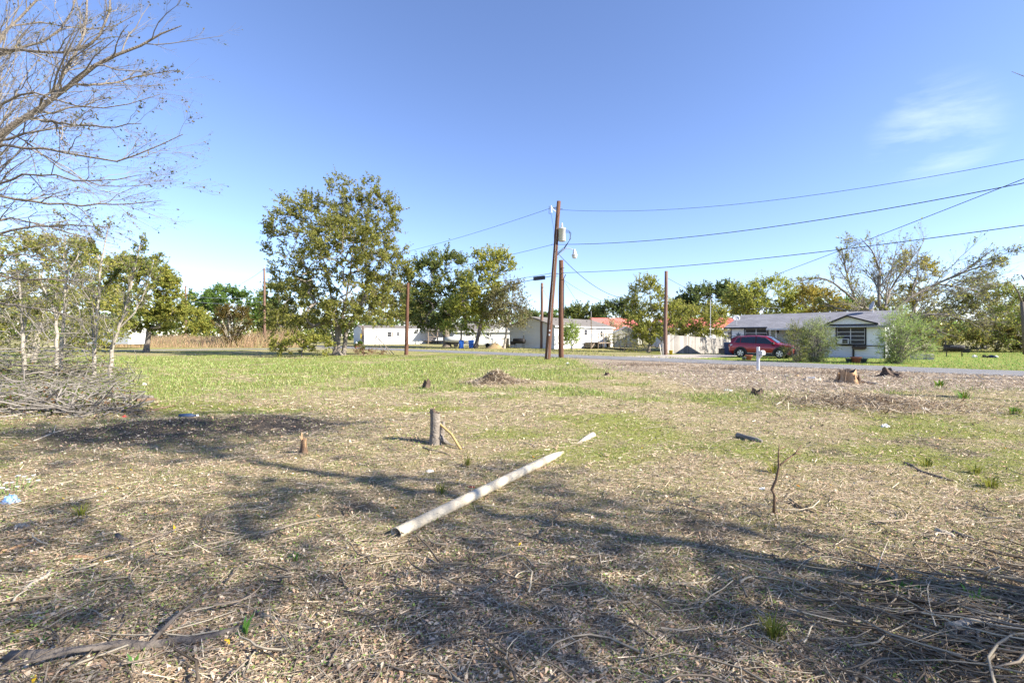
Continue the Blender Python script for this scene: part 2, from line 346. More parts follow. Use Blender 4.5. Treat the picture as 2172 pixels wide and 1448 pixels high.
def grow_tree(name, label, cat, base, lobes, stems=None, n=160, step=.45, tr=.18, tip=.010, ktw=6, tlen=.7, lpt=8, leaf=.09,
              cols=((.13, .125, .03),), bark='barkgrey', seed=1, up=.25, sub=0, group=None, wig=.12, nodes_tw=.55, spread=1.0, tsides=3, upright=0.0, twigmat=None, ground=True, align=False, aspect=.5):
    """tapered trunk and limbs grown toward points in the crown lobes (centre xyz, radii xyz), twigs and leaves on their ends"""
    g = np.random.default_rng(seed); base = np.array(base, float)
    root = thing(name, label, cat, base, 0, group)
    pos, par, path_of, paths = [], [], [], []
    def addpath(pts, parent):
        pid = len(paths); ids = []
        for p in pts:
            pos.append(np.array(p, float)); par.append(parent); parent = len(pos) - 1; ids.append(parent)
        paths.append(ids); return ids
    if stems is None:
        c = np.mean([l[0] for l in lobes], 0); top = base + (c - base) * np.array([.7, .7, .75]); stems = [[base, base * .55 + top * .45 + np.array([.1, 0, 0]), top]]
    for st in stems:
        st = [np.array(p, float) for p in st]; pts = []
        for a, b in zip(st[:-1], st[1:]):
            m = max(2, int(np.linalg.norm(b - a) / step))
            for i in range(m): pts.append(a + (b - a) * i / m + g.normal(size=3) * wig * .3 * (i > 0) * step)
        pts.append(st[-1])
        j = -1
        if len(pos):
            d = np.linalg.norm(np.array(pos) - st[0], axis=1); k = int(d.argmin())
            j = k if d[k] < 1.2 and np.linalg.norm(st[0][:2] - base[:2]) > .6 else -1
        addpath(pts, j)
    vol = np.array([np.prod(l[1]) ** .75 for l in lobes]); cnt = np.maximum(1, (n * vol / vol.sum()).astype(int))
    T = []
    for (c, r), k in zip(lobes, cnt):
        d = nrm(g.normal(size=(k, 3))) * (g.uniform(.15, 1, (k, 1)) ** (1 / 2.2)); T.append(np.array(c) + d * np.array(r))
    T = np.concatenate(T); T = T[T[:, 2] > base[2] + .15]
    T = T[np.argsort(np.linalg.norm(T - base, axis=1))]
    ntrunk = len(paths)
    for t in T:
        A = np.array(pos); d = np.linalg.norm(A - t, axis=1) + .6 * np.maximum(0, A[:, 2] - t[2]) + .35 * np.maximum(0, (base[2] + .8) - A[:, 2])
        if upright: d = d + upright * np.linalg.norm((A - t)[:, :2], axis=1)
        k = int(d.argmin()); a = A[k]; L = np.linalg.norm(t - a)
        if L < .12: continue
        pdir = nrm(a - A[par[k]]) if par[k] >= 0 else np.array([0, 0, 1.])
        m = max(2, int(L / step)); s = np.linspace(0, 1, m + 1)[1:]
        bend = pdir * L * .35 + np.array([0, 0, .08 * L])
        pts = [a + (t - a) * q + bend * q * (1 - q) + g.normal(size=3) * wig * step * (q < 1) for q in s]
        addpath(pts, k)
    pos = np.array(pos); w = np.zeros(len(pos)); tips = {p[-1] for p in paths}
    for i in range(len(pos) - 1, -1, -1):
        if i in tips: w[i] += 1
        if par[i] >= 0: w[par[i]] += w[i]
    wm = w.max(); rad = tip + (tr - tip) * (w / wm) ** .78 - tip * .3
    rad = np.maximum(rad, tip * .8)
    if ground:                                     # root flare
        fl = np.exp(-np.maximum(pos[:, 2] - base[2], 0) / .35); rad = rad * (1 + .55 * fl * (rad > tr * .3))
    big, small = [], []
    for ids in paths:
        pid = par[ids[0]]; P = pos[ids]; R = rad[ids]
        if pid >= 0: P = np.vstack([pos[pid], P]); R = np.concatenate([[min(rad[pid], R[0] * 1.25)], R])
        R[-1] *= .5
        (big if R[0] > tip * 4 else small).append((P - base, R))
    far_ = base[1] >= 58 and lpt >= 3
    V, F = join([polyline_tubes(big, 8)] + ([polyline_tubes(small, 4)] if small and far_ else []))
    np_mesh('trunk', V, F, bark, root, smooth=True)
    br = [polyline_tubes(small, 5)] if small and not far_ else []
    # twigs
    thin = np.array([i for i in range(len(pos)) if w[i] <= 2 and rad[i] < tip * 4 and (i in tips or g.random() < nodes_tw)])
    cen = np.mean(T, 0)
    def twigs(O, D0, k, L, r, jit):
        O = np.repeat(O, k, 0); D0 = np.repeat(D0, k, 0); N = len(O)
        D = nrm(D0 + g.normal(size=(N, 3)) * jit); Ls = L * g.uniform(.45, 1.25, (N, 1))
        s = np.linspace(0, 1, 4); curve = nrm(g.normal(size=(N, 3)) + np.array([0, 0, up])) * .22
        P = O[:, None, :] + D[:, None, :] * Ls[:, None, :] * s[None, :, None] + curve[:, None, :] * Ls[:, None, :] * (s ** 2)[None, :, None]
        R = np.broadcast_to(r * np.array([1, .75, .5, .2])[None, :], (N, 4)); return P, R
    O = pos[thin]; D = nrm(nrm(O - cen) * spread * .8 + np.array([0, 0, up]))
    P1, R1 = twigs(O, D, ktw, tlen, tip * .55, .65); Pl = P1
    if not far_: br.append(tube_arrays(P1[:, ::3] - base if base[1] > 40 else P1 - base, R1[:, ::3] if base[1] > 40 else R1, tsides))
    if sub:
        q = g.integers(1, 4, len(P1)); O2 = P1[np.arange(len(P1)), q]; D2 = nrm(P1[:, -1] - P1[:, 0])
        P2, R2 = twigs(O2, D2, sub, tlen * .55, tip * .3, .8); br.append(tube_arrays(P2 - base, R2, tsides)); Pl = np.concatenate([P1, P2])
    V, F = join(br)
    if len(V): np_mesh('branches', V, F, twigmat or bark, root)
    if lpt > 0:
        lpt = lpt * ((2.0 if base[1] < 58 else 1.5) if lpt >= 3 else 1.0); k = int(math.ceil(lpt)); N = len(Pl); u = g.uniform(.6, 2.999, (N, k)); i = u.astype(int); f = (u - i)[..., None]
        Lp = Pl[np.arange(N)[:, None], i] * (1 - f) + Pl[np.arange(N)[:, None], i + 1] * f
        Td = np.repeat(nrm(Pl[:, -1] - Pl[:, 0])[:, None], k, 1); sel = g.random(Lp.shape[:2]) < lpt / k
        Lp, Td = Lp[sel], Td[sel]; Lp = Lp + g.normal(size=Lp.shape) * leaf * .5
        sel = Lp[:, 2] > base[2] + .05; Lp, Td = Lp[sel], Td[sel]
        V, F = leaf_arrays(Lp - base, leaf * (.95 if base[1] < 58 else 1.08), g, .3, aspect, Td if align else None); np_mesh('crown', V, F, 'leaf', root, palette(g, len(Lp), cols))
    return root

def resample(pts, K, g, wob=0.0):
    P = np.array(pts, float)
    for _ in range(2):
        if len(P) > 2:
            a, b = P[:-1] * .75 + P[1:] * .25, P[:-1] * .25 + P[1:] * .75; P = np.concatenate([P[:1], np.stack([a, b], 1).reshape(-1, 3)[1:-1], P[-1:]])
    d = np.concatenate([[0], np.cumsum(np.linalg.norm(np.diff(P, axis=0), axis=1))]); t = np.linspace(0, d[-1], K)
    Q = np.stack([np.interp(t, d, P[:, i]) for i in range(3)], 1); n = g.normal(size=Q.shape) * wob * d[-1] / K; n[0] = 0; n[-1] = 0; return Q + n
def ramify(g, P, R, m, ratio, ang, up, K, tmin=.15, thin=.55, pull=.35):
    """side branches along every polyline in P"""
    N, Kp = P.shape[:2]; L = np.linalg.norm(np.diff(P, axis=1), axis=2).sum(1)
    t = g.uniform(tmin, 1, (N, m)); u = t * (Kp - 1.001); i = u.astype(int); f = (u - i)[..., None]; n_ = np.arange(N)[:, None]
    O = P[n_, i] * (1 - f) + P[n_, i + 1] * f; T = nrm(P[n_, i + 1] - P[n_, i]); r = (R[n_, i] * (1 - f[..., 0]) + R[n_, i + 1] * f[..., 0]) * thin
    v = g.normal(size=O.shape); pr = nrm(v - (v * T).sum(-1, keepdims=True) * T); a = g.normal(ang, .18, (N, m))[..., None]
    D = nrm(T * np.cos(a) + pr * np.sin(a) + np.array([0, 0, up])); l = (L[:, None] * ratio * (1.2 - .8 * t) * g.uniform(.55, 1.3, (N, m)))[..., None]
    O, T, D, l, r = (x.reshape(N * m, -1) for x in (O, T, D, l, r)); s = np.linspace(0, 1, K)[None, :, None]
    Q = O[:, None] + D[:, None] * l[:, None] * s + (T * pull + np.array([0, 0, up * .5]) + g.normal(size=T.shape) * .12)[:, None] * l[:, None] * s ** 2
    Q = Q + g.normal(size=Q.shape) * l[:, None] * .022 * (s > 0)
    return Q, r * (1 - .72 * np.linspace(0, 1, K)[None])
def bare_tree(name, label, base, stems, levels, seed, bark='barkgrey', twigmat='twig', leaf=.03, nleaf=.3, cols=((.1, .1, .04),), K0=16, group=None, cat='tree', rmin=.0016):
    """stems: (points, base radius, tip radius); levels: (count, length ratio, angle, upward pull, points)"""
    g = np.random.default_rng(seed); base = np.array(base, float); root = thing(name, label, cat, base, 0, group)
    P = np.array([resample(p, K0, g, .05) for p, _, _ in stems]); R = np.array([np.linspace(1, 0, K0) ** .8 * (a - b) + b for _, a, b in stems])
    V, F = tube_arrays(P - base, R, 8); np_mesh('trunk', V, F, bark, root, smooth=True); parts = []
    for q, (m, ratio, ang, up, K) in enumerate(levels):
        P, R = ramify(g, P, R, m, ratio, ang, up, K); R = np.maximum(R, rmin); ok = P[:, :, 2].min(1) > .05; P, R = P[ok], R[ok]
        parts.append(tube_arrays(P - base, R, 5 if q == 0 else (4 if q == 1 else 3)))
    V, F = join(parts); np_mesh('branches', V, F, twigmat, root)
    if nleaf:
        n = int(len(P) * nleaf); k = g.integers(0, len(P), n); j = g.integers(1, P.shape[1], n); C_ = P[k, j] + g.normal(size=(n, 3)) * leaf * .5
        V, F = leaf_arrays(C_ - base, leaf, g); np_mesh('crown', V, F, 'leaf', root, palette(g, n, cols))
    return root

def lobes_px(Y, *ls, dz=1.0):
    """lobes given as (px, py, rx_px, ry_px[, depth offset m])"""
    out = []
    for l in ls:
        d = l[4] if len(l) > 4 else 0; y = Y + d; c = WP(l[0], l[1], y); k = y / FPX
        out.append((c, np.array([l[2] * k, (l[2] + l[3]) * .5 * k * dz, l[3] * k])))
    return out

# ------------------------------------------------------------------ the setting: ground, roads, drive
def zones(x, y):
    """weights of lush green, bare soil, brown mulch (rest is dry straw and thin grass)"""
    n1 = fbm(x * .35, y * .35, 21); n2 = fbm(x * 1.1, y * 1.1, 31); n3 = fbm(x * .12, y * .12, 41)
    far = sstep(43.5, 45, x + y)
    edge = 15.8 + .62 * np.clip(x, -9, 14) + (n1 - .5) * 5          # where the mown green begins
    lush = sstep(-1.5, 3.5, y - edge) * (1 - sstep(34, 44, x + y + (n1 - .5) * 8) * .55) * (1 - sstep(30, 50, y) * .4)
    lush *= 1 - sstep(3.5, 8, x) * (1 - far)
    lush = lush * (.25 + 1.0 * sstep(.32, .66, n2 * .55 + n1 * .45))
    yard = far * sstep(11, 14, x) * (1 - sstep(45, 60, y)); lush = np.maximum(lush * (1 - far), yard * (.75 + .3 * n2))
    lush = np.maximum(lush, far * .42 * (.6 + .8 * n1))
    patch = sstep(.44, .66, fbm(x * .55 + 9, y * .8 + 3, 77)) * .72 * sstep(3, 6, y) * (1 - far)
    lush = np.clip(np.maximum(lush, patch * (1 - sstep(19, 23, x * .4 + y * .9))), 0, 1)
    soil = 1.1 * np.maximum(gauss(x, y, -6.0, 7.5, 1.8, 1.1), gauss(x, y, -4.2, 8.0, 1.3, .8)) * sstep(.2, .5, n2 + .15)
    soil = np.maximum(soil, .6 * sstep(.58, .78, fbm(x * 1.3, y * 1.3, 91)) * (1 - sstep(6, 10, y)))
    soil = np.maximum(soil, .7 * gauss(x, y, -16, 40, 4, 1.2))
    mulch = sstep(4.5, 7.5, x) * sstep(12.5, 15.5, y + (x - 8) * .15 + (n1 - .5) * 5) * (1 - sstep(38, 40, x + y))
    mulch = np.maximum(mulch, sstep(3.5, 6, x) * sstep(19.5, 21, y) * (1 - sstep(38, 40, x + y)))
    mulch = np.maximum(mulch, .8 * gauss(x, y, 8.3, 10.6, 1.8, 1.0)); mulch = np.maximum(mulch, gauss(x, y, -.55, 15.6, .9, .6))
    mulch = np.maximum(mulch, .40 * (1 - sstep(3.0, 5.0, y)) * sstep(.35, .6, n1))
    mulch = np.clip(mulch, 0, 1); lush = lush * (1 - mulch * .9) * (1 - np.clip(soil, 0, 1) * .85)
    return lush, np.clip(soil, 0, 1), mulch

def axis_grid(dense, lo, hi, step, grow):
    a = list(np.arange(dense[0], dense[1] + 1e-6, step)); s = step
    while a[-1] < hi: s *= grow; a.append(a[-1] + s)
    s = step; b = [a[0]]
    while b[-1] > lo: s *= grow; b.append(b[-1] - s)
    return np.array(b[:0:-1] + a)
gx = axis_grid((-12, 12), -3500, 3500, .21, 1.09); gy = axis_grid((1.0, 17), -600, 4500, .21, 1.09)
X, Y = np.meshgrid(gx, gy); Z = H(X, Y); nx, ny = len(gx), len(gy)
idx = np.arange(nx * ny).reshape(ny, nx)
GF = np.stack([idx[:-1, :-1], idx[:-1, 1:], idx[1:, 1:], idx[1:, :-1]], -1).reshape(-1, 4)
zl, zs, zm = zones(X.ravel(), Y.ravel())

def ground_material():
    m = bpy.data.materials.new('field_ground'); m.use_nodes = True; nt = m.node_tree; L = nt.links; b = nt.nodes['Principled BSDF']
    b.inputs['Roughness'].default_value = .95; b.inputs['Specular IOR Level'].default_value = .1
    tc = nt.nodes.new('ShaderNodeTexCoord'); at = nt.nodes.new('ShaderNodeAttribute'); at.attribute_name = 'Col'
    sp = nt.nodes.new('ShaderNodeSeparateColor'); L.new(at.outputs['Color'], sp.inputs[0])
    def noise(scale, det=6, rough=.65, vec=None, dist=0):
        n = nt.nodes.new('ShaderNodeTexNoise'); n.inputs['Scale'].default_value = scale; n.inputs['Detail'].default_value = det; n.inputs['Roughness'].default_value = rough; n.inputs['Distortion'].default_value = dist
        if vec:
            mp = nt.nodes.new('ShaderNodeMapping'); mp.inputs['Scale'].default_value = vec; L.new(tc.outputs['Object'], mp.inputs[0]); L.new(mp.outputs[0], n.inputs['Vector'])
        else: L.new(tc.outputs['Object'], n.inputs['Vector'])
        return n.outputs[0]
    def ramp(src, stops):
        r = nt.nodes.new('ShaderNodeValToRGB'); e = r.color_ramp.elements
        e[0].position, e[0].color = stops[0][0], (*stops[0][1], 1); e[1].position, e[1].color = stops[-1][0], (*stops[-1][1], 1)
        for p, c in stops[1:-1]:
            k = e.new(p); k.color = (*c, 1)
        L.new(src, r.inputs[0]); return r.outputs[0]
    def mix(f, a, c):
        x = nt.nodes.new('ShaderNodeMix'); x.data_type = 'RGBA'; L.new(f, x.inputs[0]); L.new(a, x.inputs[6]); L.new(c, x.inputs[7]); return x.outputs[2]
    fine, mid = noise(38, 8, .75), noise(7, 6, .7)
    straw = ramp(fine, [(.30, (.075, .06, .032)), (.43, (.23, .175, .11)), (.58, (.43, .34, .225)), (.78, (.59, .49, .35))])
    green = ramp(noise(30, 8, .75), [(.30, (.11, .12, .03)), (.5, (.22, .235, .06)), (.66, (.29, .29, .09)), (.8, (.40, .355, .17))])
    soil = ramp(noise(45, 8, .8), [(.3, (.06, .048, .038)), (.55, (.11, .09, .07)), (.75, (.19, .16, .125))])
    mulch = ramp(noise(24, 8, .8), [(.3, (.12, .095, .07)), (.5, (.30, .24, .18)), (.64, (.42, .35, .27)), (.8, (.56, .49, .40))])
    def mask(src, amt):
        a = nt.nodes.new('ShaderNodeMath'); a.operation = 'MULTIPLY_ADD'; L.new(mid, a.inputs[0]); a.inputs[1].default_value = amt; a.inputs[2].default_value = -amt * .5
        s = nt.nodes.new('ShaderNodeMath'); s.operation = 'ADD'; L.new(src, s.inputs[0]); L.new(a.outputs[0], s.inputs[1])
        r = nt.nodes.new('ShaderNodeMapRange'); r.inputs[1].default_value = .2; r.inputs[2].default_value = .75; L.new(s.outputs[0], r.inputs[0]); return r.outputs[0]
    thin = nt.nodes.new('ShaderNodeMapRange'); thin.inputs[1].default_value = .40; thin.inputs[2].default_value = .60; thin.inputs[4].default_value = .5; L.new(noise(3.1, 5, .7), thin.inputs[0])
    c = mix(thin.outputs[0], straw, green)
    c = mix(mask(sp.outputs[0], .7), c, green); c = mix(mask(sp.outputs[2], .8), c, mulch); c = mix(mask(sp.outputs[1], .6), c, soil)
    L.new(c, b.inputs['Base Color'])
    bp = nt.nodes.new('ShaderNodeBump'); bp.inputs['Strength'].default_value = .9; bp.inputs['Distance'].default_value = .04
    L.new(fine, bp.inputs['Height']); L.new(bp.outputs[0], b.inputs['Normal'])
    return m
M['ground'] = ground_material()
kind(np_mesh('ground', np.stack([X.ravel(), Y.ravel(), Z.ravel()], 1), GF, 'ground', None, np.stack([zl, zs, zm], 1), True), 'structure')['label'] = 'wide cleared lot of dry straw, thin grass and leaf litter'

def strip(name, line, w, z, m, label, jit=.12, seed=3):
    """flat slab following a centre line, its edges crumbled"""
    r = random.Random(seed); pts = []
    for (a, b) in zip(line[:-1], line[1:]):
        a, b = Vector(a), Vector(b); n = max(1, int((b - a).length / 1.2))
        pts += [a + (b - a) * i / n for i in range(n)]
    pts.append(Vector(line[-1])); vs, fs = [], []
    for i, p in enumerate(pts):
        t = (pts[min(i + 1, len(pts) - 1)] - pts[max(i - 1, 0)]).normalized(); n = Vector((-t.y, t.x))
        for s, zz in ((-1, -.08), (-1, z), (0, z + .03), (1, z), (1, -.08)):
            q = p + n * s * (w / 2 + r.uniform(-jit, jit) * (s != 0)); vs.append((q.x, q.y, zz))
    for i in range(len(pts) - 1):
        for j in range(4): fs.append((i * 5 + j, i * 5 + j + 1, i * 5 + j + 6, i * 5 + j + 5))
    o = MB().add(vs, fs).build(name, m); kind(o, 'structure'); o['label'] = label; return o
rl = 41.1                                                            # road centre line x + y = 41.1
strip('road', [(90, rl - 90), (8, rl - 8), (-22, rl + 22), (-60, rl + 60), (-120, rl + 125)], 4.35, .02, 'asphalt', 'grey asphalt lane running diagonally behind the cleared lot')
strip('side_road', [(-70, 45), (-40, 52.5), (-27, 59), (-21.2, 62.2)], 3.2, .014, 'asphalt', 'pale side lane joining the asphalt road at the left', seed=5)
dv = MB(); dpoly = [(8.6, 35.75), (11.6, 32.75), (14.2, 33.6), (17.3, 35.6), (19.2, 38.2), (18.6, 40.6), (15.2, 40.0), (12.6, 38.6)]
dv.prism(dpoly, -.06, .012, 'z'); o = dv.build('driveway', 'gravel'); kind(o, 'structure'); o['label'] = 'short pale gravel driveway between the road and the plank fence'

# ------------------------------------------------------------------ white ranch house on the right
def window(parent, x0, x1, z0, z1, y, cols=2, rows=4, frame='black', bar_m='metal', pane='screen', fw=.09):
    w = MB()
    w.box(x0 - fw, x1 + fw, y - .05, y + .03, z1, z1 + fw); w.box(x0 - fw, x1 + fw, y - .05, y + .03, z0 - fw, z0)
    w.box(x0 - fw, x0, y - .05, y + .03, z0, z1); w.box(x1, x1 + fw, y - .05, y + .03, z0, z1)
    win = w.build('window', frame, parent)
    cw, rh = (x1 - x0) / cols, (z1 - z0) / rows; b = .018
    for c in range(cols):
        for r in range(rows):
            a = MB().box(x0 + c * cw + b, x0 + (c + 1) * cw - b, y - .015, y - .005, z0 + r * rh + b, z0 + (r + 1) * rh - b); a.build('pane', pane, win)
    m = MB()
    for c in range(cols + 1):
        xx = x0 + c * cw; m.box(max(x0, xx - .024), min(x1, xx + .024), y - .035, y - .001, z0, z1)
    for r in range(rows + 1):
        zz = z0 + r * rh
        for c in range(cols): m.box(x0 + c * cw + .024, x0 + (c + 1) * cw - .024, y - .03, y - .001, max(z0, zz - .017), min(z1, zz + .017))
    if cols * rows > 1: m.build('muntin', bar_m, win)
    return win

HX, HY, HR = 19.2, 39.9, math.radians(-45)
house = thing('ranch_house', 'long low white house with charcoal shingle roof behind the red car', 'house', (HX, HY, 0), HR)
LEN, DEP, EAVE, RIDGE = 10.5, 8.0, 2.42, 3.55
wl_ = MB()
wl_.box(0.02, 3.15, .03, 7.97, -.02, 2.40); wl_.box(3.15, 6.95, 1.15, 7.97, -.02, 2.40); wl_.box(6.95, LEN - .02, .03, 7.97, -.02, 2.40)
wl_.build('wall', 'white_wall', house)
# gable end walls
for xx in (.02, LEN - .14):
    MB().prism([(0.05, 2.40), (7.95, 2.40), (4.0, 3.46)], xx, xx + .12, 'x').build('gable_wall', 'white_wall', house)
bd = None
def boards(x0, x1, z0, z1, y, w=.36):
    global bd
    n = max(1, round((x1 - x0) / w)); bw = (x1 - x0) / n
    if bd is None: bd = MB().box(.006, .994, -1, 0, 0, 1).build('wall_board', 'white_wall', house); first = True
    else: first = False
    for i in range(n):
        o = bd if first and i == 0 else linked(bd, 'wall_board', house)
        o.location = (x0 + i * bw, y, z0); o.scale = (bw, .022 + .008 * (i % 2), z1 - z0)
boards(0, 1.1, 0.02, 2.38, .03); boards(1.1, 2.98, 0.02, .70, .03); boards(1.1, 2.98, 2.32, 2.38, .03); boards(2.98, 3.15, 0.02, 2.38, .03)
boards(3.17, 6.93, .02, 2.38, 1.15)
boards(6.95, 7.58, .95, 2.38, .03); boards(7.58, 9.45, 2.32, 2.38, .03); boards(9.45, 10.5, .95, 2.38, .03)
lb = None
for k in range(4):
    for (a, b) in ((6.95, 8.72), (8.72, 10.5)):
        if lb is None: lb = MB().add([(0, 0, 0), (1, 0, 0), (1, 0, 1), (0, 0, 1), (0, -.035, 0), (1, -.035, 0), (1, -.012, 1), (0, -.012, 1)],
                                     [(0, 1, 2, 3), (4, 7, 6, 5), (0, 4, 5, 1), (3, 2, 6, 7), (0, 3, 7, 4), (1, 5, 6, 2)]).build('lap_board', 'weathered', house); q = lb
        else: q = linked(lb, 'lap_board', house)
        q.location = (a + .004, .028, .10 + k * .196); q.scale = (b - a - .008, 1, .192)
MB().box(6.93, 10.52, -.05, .028, .885, .94).build('trim_board', 'black', house)
MB().box(8.62, 8.74, -.055, -.012, .0, .88).build('downpipe_board', 'black', house, label='black vertical board below the window')
MB().box(-.03, .06, -.012, .028, 0, 2.38).build('corner_board', 'black', house)
MB().box(10.44, 10.53, -.04, .0, 0, .88).build('corner_board', 'black', house)
window(house, 1.2, 2.88, .80, 2.22, .0, 2, 4); window(house, 7.68, 9.35, 1.03, 2.22, .0, 2, 4)
window(house, 5.2, 6.3, 1.0, 2.1, 1.12, 2, 2)
dr = MB().box(3.75, 4.65, 1.07, 1.125, .05, 2.1).build('door', 'white', house); MB().lathe([(.03, 0), (.035, .02), (.01, .05)], (4.55, 1.04, 1.0), 8).build('handle', 'metal', dr)
MB().box(3.50, 3.62, -.1, .02, .05, 2.38).build('porch_post', 'white', house); MB().box(3.1, 7.0, -.15, 1.15, -.05, .06).build('porch_slab', 'gravel', house)
# roof: two slopes, each with thickness; porch stretch reaches further forward
ov = .45; sl_ = (RIDGE - EAVE) / 4.0
def slope_slab(mb, x0, x1, ya, yb, front=True, th=.12):
    zf = lambda y: (RIDGE - (4.0 - y) * sl_) if y <= 4.0 else (RIDGE - (y - 4.0) * sl_)
    za, zb = zf(ya) + .06, zf(yb) + .06
    mb.add([(x0, ya, za), (x1, ya, za), (x1, yb, zb), (x0, yb, zb), (x0, ya, za - th), (x1, ya, za - th), (x1, yb, zb - th), (x0, yb, zb - th)],
           [(0, 1, 2, 3), (7, 6, 5, 4), (0, 4, 5, 1), (1, 5, 6, 2), (2, 6, 7, 3), (3, 7, 4, 0)])
rf = MB(); slope_slab(rf, -ov, 3.05, -.42, 4.0); slope_slab(rf, 3.05, 6.9, -.85, 4.0); slope_slab(rf, 6.9, LEN + ov, -.42, 4.0); slope_slab(rf, -ov, LEN + ov, 4.0, 8.42)
roof = rf.build('roof', 'shingle', house)
zb = RIDGE - 4.42 * sl_ - .07; zp = RIDGE - 4.85 * sl_ - .07
MB().box(-ov, 3.05, -.455, -.423, zb, zb + .135).build('fascia', 'black', house)
MB().box(3.05, 6.9, -.885, -.853, zp, zp + .135).build('fascia', 'white', house)
MB().box(6.9, LEN + ov, -.455, -.423, zb, zb + .135).build('fascia', 'black', house)
MB().box(6.95, LEN + .3, -.48, -.457, zb + .04, zb + .085).build('gutter', 'white', house)
# soffit boards and the false gable over the front window
MB().box(-.02, 3.04, -.42, .0, 2.36, 2.385).build('soffit', 'white_wall', house); MB().box(6.96, LEN, -.42, .0, 2.36, 2.385).build('soffit', 'white_wall', house)
MB().prism([(7.15, 2.50), (10.0, 2.50), (8.35, 3.06)], -.36, .8, 'y').build('front_gable', 'white_wall', house)
for a, b in (((7.0, 2.47), (8.35, 3.10)), ((8.35, 3.10), (10.2, 2.47))):
    MB().add([(a[0], -.62, a[1]), (b[0], -.62, b[1]), (b[0], 1.9, b[1]), (a[0], 1.9, a[1]), (a[0], -.62, a[1] + .07), (b[0], -.62, b[1] + .07), (b[0], 1.9, b[1] + .07), (a[0], 1.9, a[1] + .07)],
             [(3, 2, 1, 0), (4, 5, 6, 7), (0, 1, 5, 4), (1, 2, 6, 5), (2, 3, 7, 6), (3, 0, 4, 7)]).build('gable_roof', 'shingle', house)
    MB().add([(a[0], -.65, a[1] - .05), (b[0], -.65, b[1] - .05), (b[0], -.65, b[1] + .072), (a[0], -.65, a[1] + .072), (a[0], -.622, a[1] - .05), (b[0], -.622, b[1] - .05), (b[0], -.622, b[1] + .072), (a[0], -.622, a[1] + .072)],
             [(0, 1, 2, 3), (7, 6, 5, 4), (0, 4, 5, 1), (2, 6, 7, 3), (1, 5, 6, 2), (0, 3, 7, 4)]).build('rake_board', 'black', house)
MB().tube([(6.3, 5.2, 3.2), (6.3, 5.2, 3.75)], .05, 8).build('vent_pipe', 'metal', roof)
def hpt(x, y, z=0):
    c, s = math.cos(HR), math.sin(HR); return (HX + c * x - s * y, HY + s * x + c * y, z)

# things on the house
st = thing('barn_star', 'dark metal star hung on the white wall above the red car', 'star', hpt(.62, -.01, 1.72), HR)
m = MB(); pts = []
for i in range(10):
    a = math.pi / 2 + i * math.pi / 5; r = .25 if i % 2 == 0 else .10; pts.append((r * math.cos(a), -.02, r * math.sin(a)))
m.add([(0, -.085, 0)] + pts + [(p[0], 0, p[2]) for p in pts], [(0, i + 1, (i + 1) % 10 + 1) for i in range(10)] + [(i + 1, i + 11, (i + 1) % 10 + 11, (i + 1) % 10 + 1) for i in range(10)])
m.build('star_body', 'starblue', st)
d = thing('satellite_dish', 'small grey satellite dish on the left end of the charcoal roof', 'satellite dish', hpt(.35, .35, 2.60), HR)
prof = [(0.02, 0.0), (.12, .012), (.22, .04), (.30, .08), (.305, .085), (.22, .055), (.1, .025)]
dish = MB().lathe(prof, (0, 0, 0), 18, 1, .92).build('reflector', 'dishgrey', d, True); dish.location = (0, -.1, .55); dish.rotation_euler = (math.radians(62), 0, math.radians(25))
MB().tube([(0, .02, -.05), (0, .02, .35), (0, -.06, .52)], .022, 8).build('mast', 'metal', d)
MB().tube([(0, -.07, .45), (.18, -.42, .46)], .012, 6).box(.14, .22, -.5, -.40, .43, .50).build('feed_arm', 'metal', d)
an = thing('tv_antenna', 'thin tv antenna rising behind the left end of the house roof', 'antenna', hpt(1.0, 5.4, 3.1), HR)
MB().tube([(0, 0, 0), (0, 0, 1.15)], .018, 6).build('mast', 'metal', an); MB().tube([(-1.1, 0, 1.12), (1.3, 0, 1.16)], .014, 6).build('boom', 'metal', an)
for i in range(8): MB().tube([(-1 + i * .3, -.35 + .02 * i, 1.13), (-1 + i * .3, .35 - .02 * i, 1.13)], .007, 5).build('element', 'metal', an)
sat2 = thing('roof_dish', 'large dark dish seen edge on above the right end of the roof', 'satellite dish', hpt(9.4, 3.6, 3.48), HR)
MB().tube([(0, 0, 0), (0, 0, .5)], .03, 8).build('mast', 'metal', sat2)
dd = MB().lathe([(0.02, 0.0), (.15, .015), (.28, .05), (.37, .10), (.38, .11), (.28, .07), (.15, .03)], (0, 0, 0), 18).build('reflector', 'dishgrey', sat2, True); dd.location = (.02, 0, .5); dd.rotation_euler = (math.radians(70), 0, math.radians(-62))
ac = thing('window_air_conditioner', 'white box air conditioner set in the front window', 'air conditioner', hpt(8.1, -.04, 1.0), HR)
MB().box(-.33, .33, -.42, .0, .03, .42).build('case', 'white', ac); MB().box(-.02, .30, -.435, -.422, .07, .38).build('grille', 'screen', ac)
g_ = MB()
for i in range(6): g_.box(-.30, -.05, -.432, -.422, .08 + i * .05, .10 + i * .05)
g_.build('louvre', 'metal', ac); MB().box(-.35, .35, -.4, -.05, -.02, .03).build('bracket', 'black', ac)
fb = thing('flower_box', 'dark half barrel flower box hung below the front window', 'flower box', hpt(9.05, -.05, .62), HR)
MB().prism([(-.42, .24), (-.42, .12), (-.34, .03), (-.2, 0), (.2, 0), (.34, .03), (.42, .12), (.42, .24)], -.24, 0, 'y').build('trough', 'rotwood', fb)
MB().box(-.43, .43, -.25, -.238, .17, .21).build('band', 'iron', fb)
wlp = thing('wall_lantern', 'small black lantern beside the white porch post', 'lantern', hpt(3.72, -.02, 1.85), HR)
